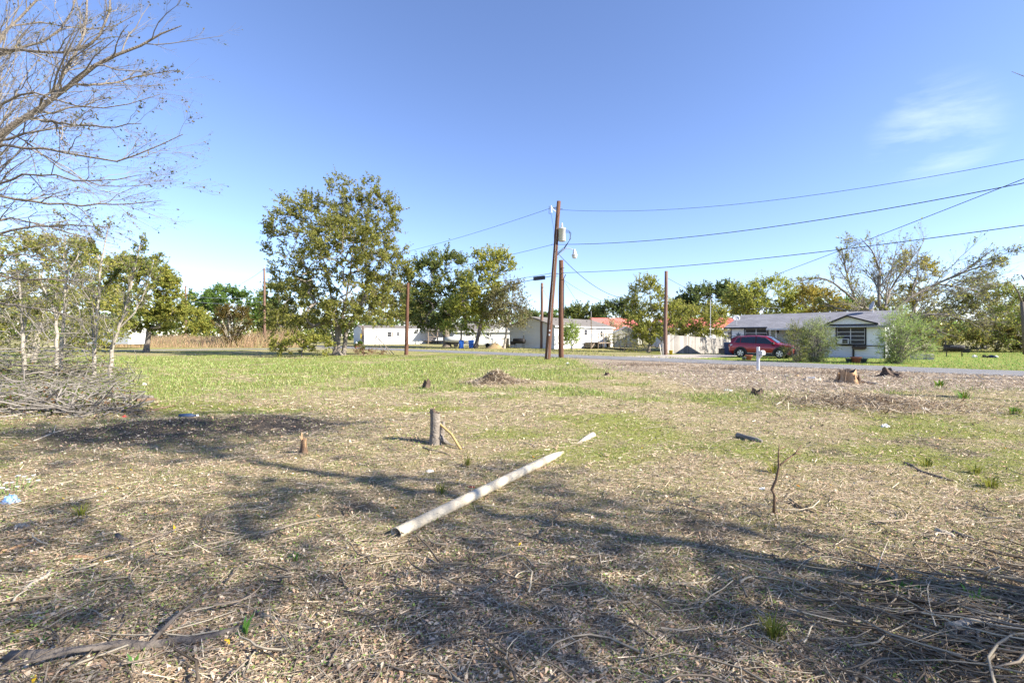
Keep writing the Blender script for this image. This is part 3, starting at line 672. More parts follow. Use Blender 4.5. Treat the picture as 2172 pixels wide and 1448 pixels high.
MB().lathe([(.05, 0), (.07, .03), (.08, .2), (.02, .28)], (0, -.12, 0), 6).build('lantern_body', 'black', wlp); MB().bar((0, -.1, .24), (-.12, .0, .3), .02).build('bracket', 'black', wlp)
ch = thing('porch_chair', 'grey metal chair in the shade of the house porch', 'chair', hpt(4.9, .45, .06), HR)
MB().box(-.25, .25, -.25, .25, .40, .44).build('seat', 'potgrey', ch); MB().box(-.25, .25, .22, .26, .5, .95).build('backrest', 'potgrey', ch)
for a in (-.23, .23):
    for b in (-.23, .23): MB().bar((a, b, 0), (a, b, .5 if b > 0 else .40), .03).build('leg', 'iron', ch)

# ------------------------------------------------------------------ red car
CARZ = math.atan2(-.714, .70)
car = thing('parked_car', 'shiny dark red sport utility car parked on the grass before the white house', 'car', (18.83, 34.1, 0), CARZ)
ST = np.array([  # x, wlow, zlow, wmid, zmid, wbelt, zbelt, wtop, ztop
    (-2.20, .62, .42, .74, .68, .72, .92, .60, 1.00), (-2.10, .78, .34, .86, .74, .84, 1.02, .70, 1.22), (-1.97, .82, .30, .90, .77, .87, 1.06, .70, 1.46), (-1.70, .84, .27, .91, .78, .885, 1.07, .67, 1.585),
    (-1.0, .86, .24, .92, .76, .89, 1.05, .645, 1.645), (-.3, .86, .24, .92, .75, .89, 1.03, .64, 1.65), (.3, .86, .24, .92, .75, .89, 1.02, .635, 1.60), (.62, .86, .24, .92, .75, .89, 1.01, .65, 1.50), (1.22, .86, .24, .92, .745, .885, 1.0, .78, 1.07),
    (1.7, .85, .26, .905, .73, .86, .965, .74, 1.02), (2.05, .80, .30, .86, .70, .80, .90, .66, .945), (2.18, .68, .36, .76, .64, .70, .82, .52, .85), (2.23, .55, .42, .62, .60, .58, .74, .42, .77)])
def stn(x): return np.array([np.interp(x, ST[:, 0], ST[:, k]) for k in range(9)])
def ring(x):
    s = stn(x); pts = [(-s[1], s[2]), (-s[3] * .995, (s[2] + s[4]) / 2), (-s[3], s[4]), (-s[5], s[6]), (-s[7] - .02, s[8] - .05), (-s[7] * .8, s[8] + .012), (0, s[8] + .03)]
    return pts + [(-a, b) for a, b in pts[-2::-1]]
xs = sorted(set(list(ST[:, 0]) + list(np.linspace(-1.9, 2.0, 14)))); cb = MB(); rings = [ring(x) for x in xs]; nr = len(rings[0])
cb.add([(x, a, b) for x, r in zip(xs, rings) for a, b in r], [(i * nr + j, i * nr + j + 1, (i + 1) * nr + j + 1, (i + 1) * nr + j) for i in range(len(xs) - 1) for j in range(nr - 1)]
       + [tuple(range(nr)), tuple(range((len(xs) - 1) * nr, len(xs) * nr))] + [(i * nr, (i + 1) * nr, (i + 1) * nr + nr - 1, i * nr + nr - 1) for i in range(len(xs) - 1)])
body = cb.build('body', 'redpaint', car, True)
def side(x, f, s, off=.008):
    q = stn(x); w0, z0, w1, z1 = q[5], q[6], q[7] + .02, q[8] - .05
    return (x, s * (w0 + (w1 - w0) * f + off), z0 + (z1 - z0) * f + off * .3)
for s in (-1, 1):
    for poly in ([(-1.72, .12), (-1.36, .10), (-1.36, .86), (-1.55, .80)], [(-1.30, .10), (-.30, .08), (-.30, .90), (-1.30, .87)], [(-.22, .08), (.98, .08), (.80, .42), (.42, .90), (-.22, .90)]):
        MB().add([side(x, f, s) for x, f in poly], [tuple(range(len(poly)))]).build('side_window', 'carglass', car)
    m = MB()
    ln = [(-1.80, .06), (-1.60, .90), (-1.2, .955), (.35, .965), (1.0, .12)]
    m.tube([side(x, f, s, .012) for x, f in ln], .011, 5); m.build('window_trim', 'chrome', car)
    MB().bar(side(-.26, .06, s, .012), side(-.26, .93, s, .012), .05, .012).build('door_pillar', 'clad', car)
    for x in (-.98, .10):
        MB().box(x, x + .2, s * .925 - .012, s * .925 + .02, .90, .93).build('door_handle', 'redpaint', car)
    mr = MB().box(.82, 1.0, min(s * .90, s * 1.10), max(s * .90, s * 1.10), 1.02, 1.17).build('mirror', 'clad', car)
    MB().tube([(-1.55, s * .60, 1.625), (-1.2, s * .60, 1.70), (.1, s * .60, 1.69), (.4, s * .58, 1.62)], .018, 6).build('roof_rail', 'clad', car)
    MB().box(-1.0, 1.02, min(s * .85, s * .935), max(s * .85, s * .935), .23, .37).build('sill_cladding', 'clad', car)
    MB().box(-.86, .9, s * .935 - .006, s * .935 + .006, .37, .385).build('sill_strip', 'chrome', car)
    for xc in (-1.30, 1.34):
        a = MB(); n = 14; vs = []
        for i in range(n + 1):
            t = math.pi * (i / n) * 1.14 - .22
            for r_ in (.375, .47):
                for y_ in (s * .80, s * .955): vs.append((xc - r_ * math.cos(t), y_, max(.22, .36 + r_ * math.sin(t))))
        fs = []
        for i in range(n):
            b0, b1 = i * 4, (i + 1) * 4; fs += [(b0, b0 + 2, b1 + 2, b1), (b0 + 1, b1 + 1, b1 + 3, b0 + 3), (b0 + 2, b0 + 3, b1 + 3, b1 + 2), (b0, b1, b1 + 1, b0 + 1)]
        a.add(vs, fs).build('wheel_arch', 'clad', car)
        MB().prism([(xc + .385 * math.cos(t), max(.24, .36 + .385 * math.sin(t))) for t in np.linspace(0, 2 * math.pi, 24, endpoint=False)], s * .84, s * .934, 'y').build('wheel_well', 'tyre', car)
        wh = empty('wheel'); wh.parent = car; wh.location = (xc, s * .85, .345)
        ty = MB(); n = 24; prof = [(.22, -.10), (.30, -.11), (.335, -.09), (.345, 0), (.335, .09), (.30, .11), (.22, .10)]
        vs = [(r_ * math.cos(2 * math.pi * i / n), y_, r_ * math.sin(2 * math.pi * i / n)) for r_, y_ in prof for i in range(n)]; K = len(prof)
        ty.add(vs, [(k * n + i, k * n + (i + 1) % n, ((k + 1) % K) * n + (i + 1) % n, ((k + 1) % K) * n + i) for k in range(K) for i in range(n)]).build('tyre', 'tyre', wh, True)
        MB().prism([(.225 * math.cos(t), .225 * math.sin(t)) for t in np.linspace(0, 2 * math.pi, 20, endpoint=False)], s * .0, s * .06, 'y').build('brake_disc', 'clad', wh)
        rm = MB(); yy = s * .098
        for i in range(5):
            t = 2 * math.pi * i / 5 + .3; c, d_ = math.cos(t), math.sin(t); p = (-d_, c)
            rm.add([(c * .03 + p[0] * .035, yy, d_ * .03 + p[1] * .035), (c * .03 - p[0] * .035, yy, d_ * .03 - p[1] * .035), (c * .215 - p[0] * .055, yy * .97, d_ * .215 - p[1] * .055), (c * .215 + p[0] * .055, yy * .97, d_ * .215 + p[1] * .055),
                    (c * .03 + p[0] * .035, yy * .7, d_ * .03 + p[1] * .035), (c * .03 - p[0] * .035, yy * .7, d_ * .03 - p[1] * .035), (c * .215 - p[0] * .055, yy * .7, d_ * .215 - p[1] * .055), (c * .215 + p[0] * .055, yy * .7, d_ * .215 + p[1] * .055)],
                   [(0, 1, 2, 3), (7, 6, 5, 4), (0, 4, 5, 1), (1, 5, 6, 2), (2, 6, 7, 3), (3, 7, 4, 0)])
        rv = [(r_ * math.cos(2 * math.pi * i / 24), yy * q_, r_ * math.sin(2 * math.pi * i / 24)) for r_, q_ in ((.205, 1), (.235, 1), (.235, .7), (.205, .7)) for i in range(24)]
        rm.add(rv, [(k * 24 + i, k * 24 + (i + 1) % 24, ((k + 1) % 4) * 24 + (i + 1) % 24, ((k + 1) % 4) * 24 + i) for k in range(4) for i in range(24)])
        rm.build('rim', 'rim', wh)
    MB().add([(-2.215, s * .70, .84), (-2.215, s * .70, .98), (-2.0, s * .915, 1.0), (-1.86, s * .92, .985), (-2.0, s * .925, .86)], [(0, 1, 2, 4), (4, 2, 3)]).build('tail_lamp', 'lampclear' , car)
    MB().box(-2.215, -2.12, min(s * .55, s * .80), max(s * .55, s * .80), .82, .97).build('tail_lamp', 'lampred', car)
    MB().box(2.06, 2.2, min(s * .55, s * .80), max(s * .55, s * .80), .74, .86).build('headlight', 'lampclear', car)
wsv = []
for x in np.linspace(.50, 1.17, 6):
    q = stn(x); wsv += [(x + .01, -q[7] * .96, q[8] + .008), (x + .01, 0, q[8] + .045), (x + .01, q[7] * .96, q[8] + .008)]
MB().add(wsv, [(i * 3 + j, i * 3 + j + 1, i * 3 + j + 4, i * 3 + j + 3) for i in range(5) for j in range(2)]).build('windscreen', 'carglass', car)
wsv = []
for x in np.linspace(-2.13, -1.80, 5):
    q = stn(x); wsv += [(x - .02, -q[7] * .94, q[8] + .01), (x - .02, 0, q[8] + .045), (x - .02, q[7] * .94, q[8] + .01)]
MB().add(wsv, [(i * 3 + j, i * 3 + j + 1, i * 3 + j + 4, i * 3 + j + 3) for i in range(4) for j in range(2)]).build('rear_window', 'carglass', car)
MB().box(-2.02, -1.62, -.58, .58, 1.585, 1.63).build('spoiler', 'clad', car)
MB().box(-2.25, -2.08, -.72, .72, .34, .58).build('rear_bumper', 'clad', car); MB().box(2.12, 2.26, -.68, .68, .34, .50).build('front_bumper', 'clad', car)
MB().box(2.19, 2.25, -.5, .5, .60, .72).build('grille', 'clad', car)

# ------------------------------------------------------------------ plank fence left of the house
FA, FB = Vector((14.35, 42.0)), Vector((25.3, 52.9)); fl = (FB - FA).length; fr = math.atan2(FB.y - FA.y, FB.x - FA.x)
fence = thing('plank_fence', 'tall weathered grey plank fence left of the white house', 'fence', (FA.x, FA.y, 0), fr)
npk = int(fl / .145); pk = None
for i in range(npk):
    if pk is None: pk = MB().prism([(.004, 0), (.139, 0), (.139, 1.78), (.125, 1.80), (.018, 1.80), (.004, 1.78)], -.011, .011, 'y').build('plank', 'oldwood', fence); o = pk
    else: o = linked(pk, 'plank', fence)
    fz = -.30 * min(1.6, i * .145 * 1.4142 / 14); o.location = (i * .145, rnd.uniform(-.004, .004), .0 + fz); o.scale = (.975, 1, rnd.uniform(.95, .975)); o.rotation_euler = (0, rnd.uniform(-.006, .006), 0)
for z in (.4, 1.4): MB().bar((0, .036, z), (fl, .036, z - .30 * fl * 1.4142 / 14), .036, .09).build('rail', 'oldwood', fence)
for i in range(7): q_ = -.30 * i * fl / 6 * 1.4142 / 14; MB().box(i * fl / 6 - .045, i * fl / 6 + .045, .06, .148, -.1 + q_, 1.6 + q_).build('post', 'oldwood', fence)
for i, (px, le) in enumerate(((1403, .9), (1406.5, 1.0))):
    g0 = GP(px, 753); tag(MB().bar((g0[0], g0[1], 0), (g0[0] + (-.12, .02)[i], g0[1] + .1, le), .13, .03).build('leaning_plank', 'oldwood'), ('short pale plank leaning at the left of the bare pole', 'short pale plank standing close against the bare pole')[i], 'plank')
bb = thing('storage_box', 'low brown wooden box at the foot of the plank fence', 'box', GP(1536, 749.5), fr)
MB().box(-.55, .55, -.3, .3, 0, .42).build('box_body', 'deckwood', bb); MB().box(-.58, .58, -.33, .33, .42, .46).build('lid', 'black', bb)
b2 = thing('yellow_bucket', 'small yellowish bucket beside the bare pole at the fence end', 'bucket', GP(1423, 752.0))
MB().lathe([(.12, 0), (.16, .36), (.17, .36), (.17, .38), (.14, .37)], (0, 0, 0), 12).build('bucket_body', 'yellow', b2, True); MB().tube([(-.16, 0, .36), (-.1, -.06, .48), (.1, -.06, .48), (.16, 0, .36)], .006, 5).build('handle', 'metal', b2)

# ------------------------------------------------------------------ wheeled bins
def bin_(px, py, label, m, rz, Y=None, group=None):
    g0 = GP(px, py); t = thing('wheeled_bin', label, 'trash bin', g0, rz, group)
    MB().add([(-.24, -.26, .06), (.24, -.26, .06), (.24, .24, .06), (-.24, .24, .06), (-.30, -.34, .95), (.30, -.34, .95), (.30, .30, .95), (-.30, .30, .95)],
             [(3, 2, 1, 0), (4, 5, 6, 7), (0, 1, 5, 4), (1, 2, 6, 5), (2, 3, 7, 6), (3, 0, 4, 7)]).box(-.32, .32, -.36, .32, .95, 1.0).build('bin_body', m, t)
    MB().add([(-.33, -.38, 1.002), (.33, -.38, 1.002), (.33, .36, 1.002), (-.33, .36, 1.002), (-.27, -.3, 1.07), (.27, -.3, 1.07), (.27, .36, 1.09), (-.27, .36, 1.09)],
             [(3, 2, 1, 0), (4, 5, 6, 7), (0, 1, 5, 4), (1, 2, 6, 5), (2, 3, 7, 6), (3, 0, 4, 7)]).build('lid', m, t)
    for s in (-1, 1): MB().prism([(.23 + .13 * math.cos(a), .13 + .13 * math.sin(a)) for a in np.linspace(0, 2 * math.pi, 14, endpoint=False)], s * .26, s * .32, 'x').build('wheel', 'tyre', t)
    MB().tube([(-.26, .33, .98), (-.26, .44, 1.0), (.26, .44, 1.0), (.26, .33, .98)], .018, 6).build('handle', m, t)
    return t
bin_(978.5, 739.0, 'left one of the two bright blue bins by the road', 'bluebin', .2)
bin_(999.5, 739.0, 'right one of the two bright blue bins by the road', 'bluebin', -.1)
bin_(1546, 752.5, 'dark blue bin standing behind the red car at the fence', 'darkblue', HR)

# ------------------------------------------------------------------ gabled houses (generic)
def gable_house(name, label, loc, rz, L, D, eave, ridge, wall_m, roof_m, skirt=0, ov=.3, fascia='white', wins=(), doors=(), awning=None):
    """x along the long front, y back; ridge along x"""
    t = thing(name, label, 'house', loc, rz)
    MB().box(0, L, 0, D, skirt, eave).build('wall', wall_m, t)
    if skirt: MB().box(.03, L - .03, .03, D - .03, -.05, skirt - .002).build('skirting', 'skirt', t)
    for x0 in (0, L - .1): MB().prism([(0, eave), (D, eave), (D / 2, ridge - .06)], x0, x0 + .1, 'x').build('gable_wall', wall_m, t)
    k = (ridge - eave) / (D / 2); r = MB(); zo = eave - ov * k
    for a, b in (((-ov, zo), (D / 2, ridge)), ((D / 2, ridge), (D + ov, zo))):
        r.add([(-ov, a[0], a[1] + .02), (L + ov, a[0], a[1] + .02), (L + ov, b[0], b[1] + .02), (-ov, b[0], b[1] + .02), (-ov, a[0], a[1] + .12), (L + ov, a[0], a[1] + .12), (L + ov, b[0], b[1] + .12), (-ov, b[0], b[1] + .12)],
              [(3, 2, 1, 0), (4, 5, 6, 7), (0, 1, 5, 4), (1, 2, 6, 5), (2, 3, 7, 6), (3, 0, 4, 7)])
    rf = r.build('roof', roof_m, t)
    MB().box(-ov, L + ov, -ov - .03, -ov - .003, zo - .05, zo + .13).build('fascia', fascia, t)
    for (x0, x1, z0, z1) in wins: window(t, x0, x1, z0, z1, -.03, 1, 2, 'white', 'metal', 'glass', .05)
    for (x0, x1, z0, z1, mm) in doors:
        d = MB().box(x0, x1, -.05, .0, z0, z1).build('door', mm, t); MB().box(x1 - .16, x1 - .1, -.09, -.052, (z0 + z1) / 2 - .05, (z0 + z1) / 2).build('handle', 'metal', d)
    return t, rf
# double wide home with the wooden deck
dwr = math.atan2(.78, .63)
dw, dwroof = gable_house('manufactured_home', 'white manufactured home with grey roof and sunlit deck side', (5.5, 59.0, 0), dwr, 16.6, 7.5, 2.95, 4.15, 'lap', 'shingle_b', .55, .3,
                         wins=((2.2, 3.0, 1.65, 2.5), (7.6, 8.4, 1.75, 2.55), (12.4, 13.1, 1.5, 2.4)), doors=((10.2, 11.1, .75, 2.7, 'white'), (14.0, 14.7, .95, 2.75, 'shed')))
for i, x in enumerate((4.0, 8.2, 12.6)): MB().tube([(x, 2.4, 3.5), (x, 2.4, 4.0)], .05, 6).build('vent_pipe', 'iron', dwroof)
def onw(base, rz, x, y, z=0):
    return (base[0] + math.cos(rz) * x - math.sin(rz) * y, base[1] + math.sin(rz) * x + math.cos(rz) * y, z)
deck = thing('wooden_deck', 'brown wooden deck with open rails against the white manufactured home', 'deck', onw((5.5, 59.0), dwr, 7.6, -.08), dwr)
for i in range(14): MB().box(i * .36, i * .36 + .34, -2.2, 0, .70, .745).build('floor_board', 'deckwood', deck)
for x in (0.05, 1.65, 3.3, 4.95):
    for y in (-2.15, -.12): MB().box(x - .05, x + .05, y - .05, y + .05, -.05, 2.0 if y < -1 else .69).build('post', 'deckwood', deck)
for z in (1.4, 1.93): MB().box(0, 5.0, -2.26, -2.21, z, z + .09).build('rail', 'deckwood', deck)
MB().box(0, 5.0, -2.26, -2.21, .58, .695).build('rim_board', 'deckwood', deck)
for k in range(3): MB().box(-.05 - .3 * (k + 1), -.05 - .3 * k, -1.6, -.5, .52 - k * .2, .56 - k * .2).build('stair_tread', 'deckwood', deck)
MB().bar((-1.0, -1.65, .02), (.0, -1.65, .66), .05, .2).build('stringer', 'deckwood', deck)
MB().bar((3.3, -2.28, .8), (2.2, -2.28, 1.72), .12, .03).build('brace', 'white', deck)
for i, (px, h, lb_) in enumerate(((1217, 3.0, 'lone thin dark post left of the deck beside the bright green bush'), )):
    b0 = onw((5.5, 59.0), dwr, 5.0, -2.6)
    p_ = thing('meter_post', lb_, 'post', b0); MB().box(-.07, .07, -.07, .07, -.1, 4.3).build('post_body', 'deckwood', p_); MB().box(-.18, .18, -.2, -.072, 1.4, 1.9).build('meter_box', 'metal', p_); MB().tube([(0, 0, 4.3), (0, 0, 5.0)], .03, 6).build('conduit', 'metal', p_)
bx0 = onw((5.5, 59.0), dwr, 13.2, -1.0)
kg = thing('kettle_barrel', 'dark barrel standing at the right end of the deck', 'barrel', bx0); MB().lathe([(.28, 0), (.33, .25), (.34, .5), (.33, .8), (.29, 1.0), (.1, 1.06)], (0, 0, 0), 12).build('barrel_body', 'iron', kg, True); MB().lathe([(.345, 0), (.35, .02), (.345, .05)], (0, 0, .5), 12).build('hoop', 'metal', kg)

# smoker beside the shaded gable wall, and the one on the right lawn
def smoker(label, g0, rz, s=1.0):
    t = thing('barrel_smoker', label, 'smoker', g0, rz); n = 14
    ba = MB(); prof = [(-.75, .0), (-.75, .22), (-.70, .30), (.70, .30), (.75, .22), (.75, .0)]
    vs = [(x * s, r * s * math.cos(a), (.85 + r * math.sin(a)) * s) for x, r in prof for a in np.linspace(0, 2 * math.pi, n, endpoint=False)]
    ba.add(vs, [(k * n + i, k * n + (i + 1) % n, (k + 1) * n + (i + 1) % n, (k + 1) * n + i) for k in range(5) for i in range(n)]).build('barrel', 'iron', t, True)
    MB().box(.6 * s, 1.05 * s, -.2 * s, .2 * s, .42 * s, .78 * s).build('firebox', 'iron', t); MB().tube([(-.62 * s, 0, 1.1 * s), (-.62 * s, 0, 1.5 * s)], .05 * s, 8).build('chimney', 'iron', t)
    MB().box(-.6 * s, .6 * s, -.46 * s, -.28 * s, .80 * s, .83 * s).build('shelf', 'rotwood', t); MB().tube([(-.3 * s, -.3 * s, 1.0 * s), (-.3 * s, -.38 * s, 1.02 * s), (.3 * s, -.38 * s, 1.02 * s), (.3 * s, -.3 * s, 1.0 * s)], .012 * s, 5).build('lid_handle', 'metal', t)
    for x in (-.55, .55):
        for y in (-.22, .22): MB().bar((x * s, y * s, -.02), (x * .95 * s, y * .7 * s, .68 * s), .04).build('leg', 'iron', t)
    return t
smoker('black barrel smoker against the shaded wall of the manufactured home', np.array([.95, 60.8, 0]), math.radians(148), 1.15)
smoker('black barrel smoker on legs at the back of the right lawn', np.array([34.6, 35.6, 0]), math.radians(-42), .8)

# shed, red roofed houses
shd, _r = gable_house('garden_shed', 'beige gabled shed with double doors right of the manufactured home', (15.0, 66.5, 0), math.radians(-8), 2.3, 3.2, 2.0, 2.9, 'shed', 'metal', 0, .15)
shd_remove = [c for c in shd.children]
for c in shd_remove: bpy.data.objects.remove(c)
MB().box(0, 3.3, 0, 3.0, -.03, 2.1).build('wall', 'shed', shd)
MB().prism([(0, 2.1), (3.3, 2.1), (1.65, 2.95)], 0, .1, 'y').build('gable_wall', 'shed', shd)
for a, b in (((-.2, 2.0), (1.65, 3.0)), ((1.65, 3.0), (3.5, 2.0))):
    MB().add([(a[0], -.2, a[1]), (b[0], -.2, b[1]), (b[0], 3.2, b[1]), (a[0], 3.2, a[1]), (a[0], -.2, a[1] + .06), (b[0], -.2, b[1] + .06), (b[0], 3.2, b[1] + .06), (a[0], 3.2, a[1] + .06)],
             [(3, 2, 1, 0), (4, 5, 6, 7), (0, 1, 5, 4), (1, 2, 6, 5), (2, 3, 7, 6), (3, 0, 4, 7)]).build('roof', 'metal', shd)
for x0 in (.62, 1.67):
    d_ = MB().box(x0, x0 + 1.02, -.05, -.003, .05, 1.95).build('door', 'shed', shd); e = MB()
    e.box(x0, x0 + .06, -.07, -.052, .05, 1.95).box(x0 + .96, x0 + 1.02, -.07, -.052, .05, 1.95).box(x0 + .06, x0 + .96, -.07, -.052, 1.87, 1.95).build('frame', 'deckwood', d_)
gable_house('red_roof_house', 'house with pinkish red metal roof behind the beige shed', (17.5, 88.0, 0), math.radians(20), 9, 8, 2.9, 5.2, 'lap', 'redroof', 0, .4, wins=((2, 3, 1.2, 2.2), (5, 6, 1.2, 2.2)))
gable_house('red_roof_outbuilding', 'long low building with red metal roof seen over the plank fence', (21.0, 60.5, 0), math.radians(6), 13, 7, 2.7, 4.1, 'lap', 'redroof', 0, .4, wins=((3, 4, 1.2, 2.2), (8, 9, 1.2, 2.2)))

# long white mobile home behind the road, with its little porch
mhr = math.radians(30); MHB = (-29.4, 89.0)
mh, _ = gable_house('mobile_home', 'long sunlit white mobile home behind the bare brown post', (MHB[0], MHB[1], 0), mhr, 20.5, 8.0, 3.05, 3.75, 'white', 'shingle_b', .75, .1,
                    wins=((5.0, 5.8, 1.5, 2.5), (6.9, 7.4, 1.7, 2.4), (10.6, 11.3, 2.1, 2.7)), doors=((15.0, 15.9, .8, 2.8, 'white'),))
for x in (4.55, 6.05, 7.62, 6.6): MB().box(x - .14, x + .14, -.06, -.004, 1.45, 2.55).build('shutter', 'oldwood', mh)
MB().box(-.02, 20.5, -.04, -.003, .72, .80).build('trim_board', 'skirt', mh); MB().box(-.02, .1, -.05, -.003, .8, 3.0).build('trim_board', 'oldwood', mh)
po = thing('covered_porch', 'dark wooden covered porch on the front of the mobile home', 'porch', onw(MHB, mhr, 12.6, -.05), mhr)
MB().box(0, 4.2, -2.6, 0, .55, .68).build('floor', 'deckwood', po)
MB().add([(-.3, -2.9, 2.75), (4.5, -2.9, 2.75), (4.5, -.02, 3.3), (-.3, -.02, 3.3), (-.3, -2.9, 2.87), (4.5, -2.9, 2.87), (4.5, -.02, 3.42), (-.3, -.02, 3.42)], [(3, 2, 1, 0), (4, 5, 6, 7), (0, 1, 5, 4), (1, 2, 6, 5), (2, 3, 7, 6), (3, 0, 4, 7)]).build('roof', 'shingle_b', po)
for x in (.08, 2.1, 4.1): MB().box(x - .09, x + .09, -2.55, -2.37, -.05, 2.75).build('post', 'deckwood', po)
for z in (.95, 1.4): MB().box(.1, 4.1, -2.52, -2.45, z, z + .12).build('rail', 'deckwood', po)
MB().bar((.4, -2.4, 2.7), (1.6, -2.4, 1.45), .1).build('brace', 'deckwood', po)
for k in range(3): MB().box(4.2 + k * .3, 4.5 + k * .3, -2.3, -1.0, .36 - k * .18, .42 - k * .18).build('stair_tread', 'deckwood', po)
MB().bar((4.3, -2.35, 1.4), (5.4, -2.35, .8), .08).build('stair_rail', 'deckwood', po)
pg = thing('small_gabled_entry', 'small white gabled entry right of the dark porch', 'porch', onw(MHB, mhr, 17.0, -1.9), mhr)
MB().prism([(-.1, 2.75), (3.1, 2.75), (1.5, 3.55)], 0, .1, 'y').build('gable_wall', 'white', pg)
for a, b in (((-.3, 2.7), (1.5, 3.62)), ((1.5, 3.62), (3.3, 2.7))):
    MB().add([(a[0], -.2, a[1]), (b[0], -.2, b[1]), (b[0], 1.85, b[1]), (a[0], 1.85, a[1]), (a[0], -.2, a[1] + .1), (b[0], -.2, b[1] + .1), (b[0], 1.85, b[1] + .1), (a[0], 1.85, a[1] + .1)],
             [(3, 2, 1, 0), (4, 5, 6, 7), (0, 1, 5, 4), (1, 2, 6, 5), (2, 3, 7, 6), (3, 0, 4, 7)]).build('roof', 'white', pg)
for x in (0, 3.0): MB().box(x - .07, x + .07, 0, .14, -.05, 2.75).build('post', 'white', pg)
# grey roofed house behind the bins, with the white gabled carport
gable_house('grey_roof_house', 'pale house with tan grey roof behind the blue bins', (-11.0, 88.0, 0), math.radians(4), 11.5, 8, 2.55, 4.0, 'lap', 'shingle_b', .3, .35, wins=((2, 3, 1.2, 2.1), (6, 7, 1.2, 2.1)))
cp = thing('gabled_carport', 'white gabled carport between the grey roof house and manufactured home', 'carport', (-3.6, 72.5, 0), math.radians(4))
MB().prism([(0, 2.5), (3.9, 2.5), (2.6, 3.4)], 0, .1, 'y').build('gable_wall', 'white', cp)
for a, b in (((-.3, 2.45), (2.6, 3.48)), ((2.6, 3.48), (4.2, 2.45))):
    MB().add([(a[0], -.25, a[1]), (b[0], -.25, b[1]), (b[0], 5, b[1]), (a[0], 5, a[1]), (a[0], -.25, a[1] + .09), (b[0], -.25, b[1] + .09), (b[0], 5, b[1] + .09), (a[0], 5, a[1] + .09)],
             [(3, 2, 1, 0), (4, 5, 6, 7), (0, 1, 5, 4), (1, 2, 6, 5), (2, 3, 7, 6), (3, 0, 4, 7)]).build('roof', 'white', cp)
for x in (.05, 3.85):
    for y in (.05, 4.8): MB().box(x - .07, x + .07, y - .05, y + .09, -.05, 2.5).build('post', 'white', cp)
MB().box(-.02, 3.92, -.03, .0, 2.28, 2.5).build('beam', 'white', cp)
ht = thing('hoop_trailer', 'white tubular arched frame on wheels behind the right blue bin', 'trailer', (-5.7, 64.5, 0), math.radians(-6))
for y, w_, h_ in ((0, 2.9, 1.75), (1.1, 2.9, 1.75)):
    MB().tube([(0, y, .5), (.02, y, 1.15), (.35, y, 1.45), (1.5, y, h_ + .05), (2.5, y, 1.45), (2.88, y, 1.15), (2.9, y, .5)], .06, 6).build('hoop', 'white', ht)
MB().tube([(1.3, -.05, .5), (1.35, -.05, 1.0), (1.55, -.05, 1.22), (1.95, -.05, 1.22), (2.15, -.05, 1.0), (2.2, -.05, .5)], .05, 6).build('hoop', 'white', ht)
MB().box(-.1, 3.6, -.1, 1.3, .38, .55).build('bed', 'white', ht)
for x in (.7, 2.3): MB().prism([(x + .32 * math.cos(a), .3 + .32 * math.sin(a)) for a in np.linspace(0, 2 * math.pi, 16, endpoint=False)], -.22, -.103, 'y').build('wheel', 'tyre', ht)
bt = thing('covered_boat', 'white covered hull half hidden behind the left blue bin', 'boat', (-10.0, 68.0, 0), math.radians(2))
hv = []; 
for x, w_, zk, zt in ((0, .7, .75, 1.5), (1.0, .85, .6, 1.55), (2.6, .9, .6, 1.6), (3.8, .6, .75, 1.6), (4.5, .05, 1.25, 1.55)):
    hv += [(x, -w_, zt - .25), (x, -w_ * .6, zk + .1), (x, 0, zk), (x, w_ * .6, zk + .1), (x, w_, zt - .25), (x, w_ * .5, zt), (x, -w_ * .5, zt)]
MB().add(hv, [(i * 7 + j, i * 7 + (j + 1) % 7, (i + 1) * 7 + (j + 1) % 7, (i + 1) * 7 + j) for i in range(4) for j in range(7)] + [tuple(range(7)), tuple(range(28, 35))]).build('hull', 'white', bt, True)
MB().box(.1, 4.0, -.35, .35, .42, .62).build('trailer_frame', 'iron', bt)
for s in (-1, 1): MB().prism([(1.6 + .3 * math.cos(a), .29 + .3 * math.sin(a)) for a in np.linspace(0, 2 * math.pi, 16, endpoint=False)], s * .36, s * .56, 'y').build('wheel', 'tyre', bt)
# white trailer far left behind the saplings
tv = thing('travel_trailer', 'white boxy trailer seen through the pale saplings', 'trailer', (-56.0, 60.0, 0), math.radians(-14))
MB().prism([(0, .6), (7.0, .6), (7.2, 1.6), (6.9, 2.7), (.3, 2.7), (0, 2.3)], 0, 2.4, 'y').build('trailer_body', 'white', tv)
for x in (1, 3, 5): MB().box(x, x + 1.0, -.02, .0 - .002, 1.5, 2.1).build('window', 'glass', tv)
for x in (3.0, 3.8): MB().prism([(x + .36 * math.cos(a), .35 + .36 * math.sin(a)) for a in np.linspace(0, 2 * math.pi, 16, endpoint=False)], -.05, .2, 'y').build('wheel', 'tyre', tv)
MB().box(6.8, 8.0, 1.0, 1.3, .5, .6).build('tow_bar', 'iron', tv)
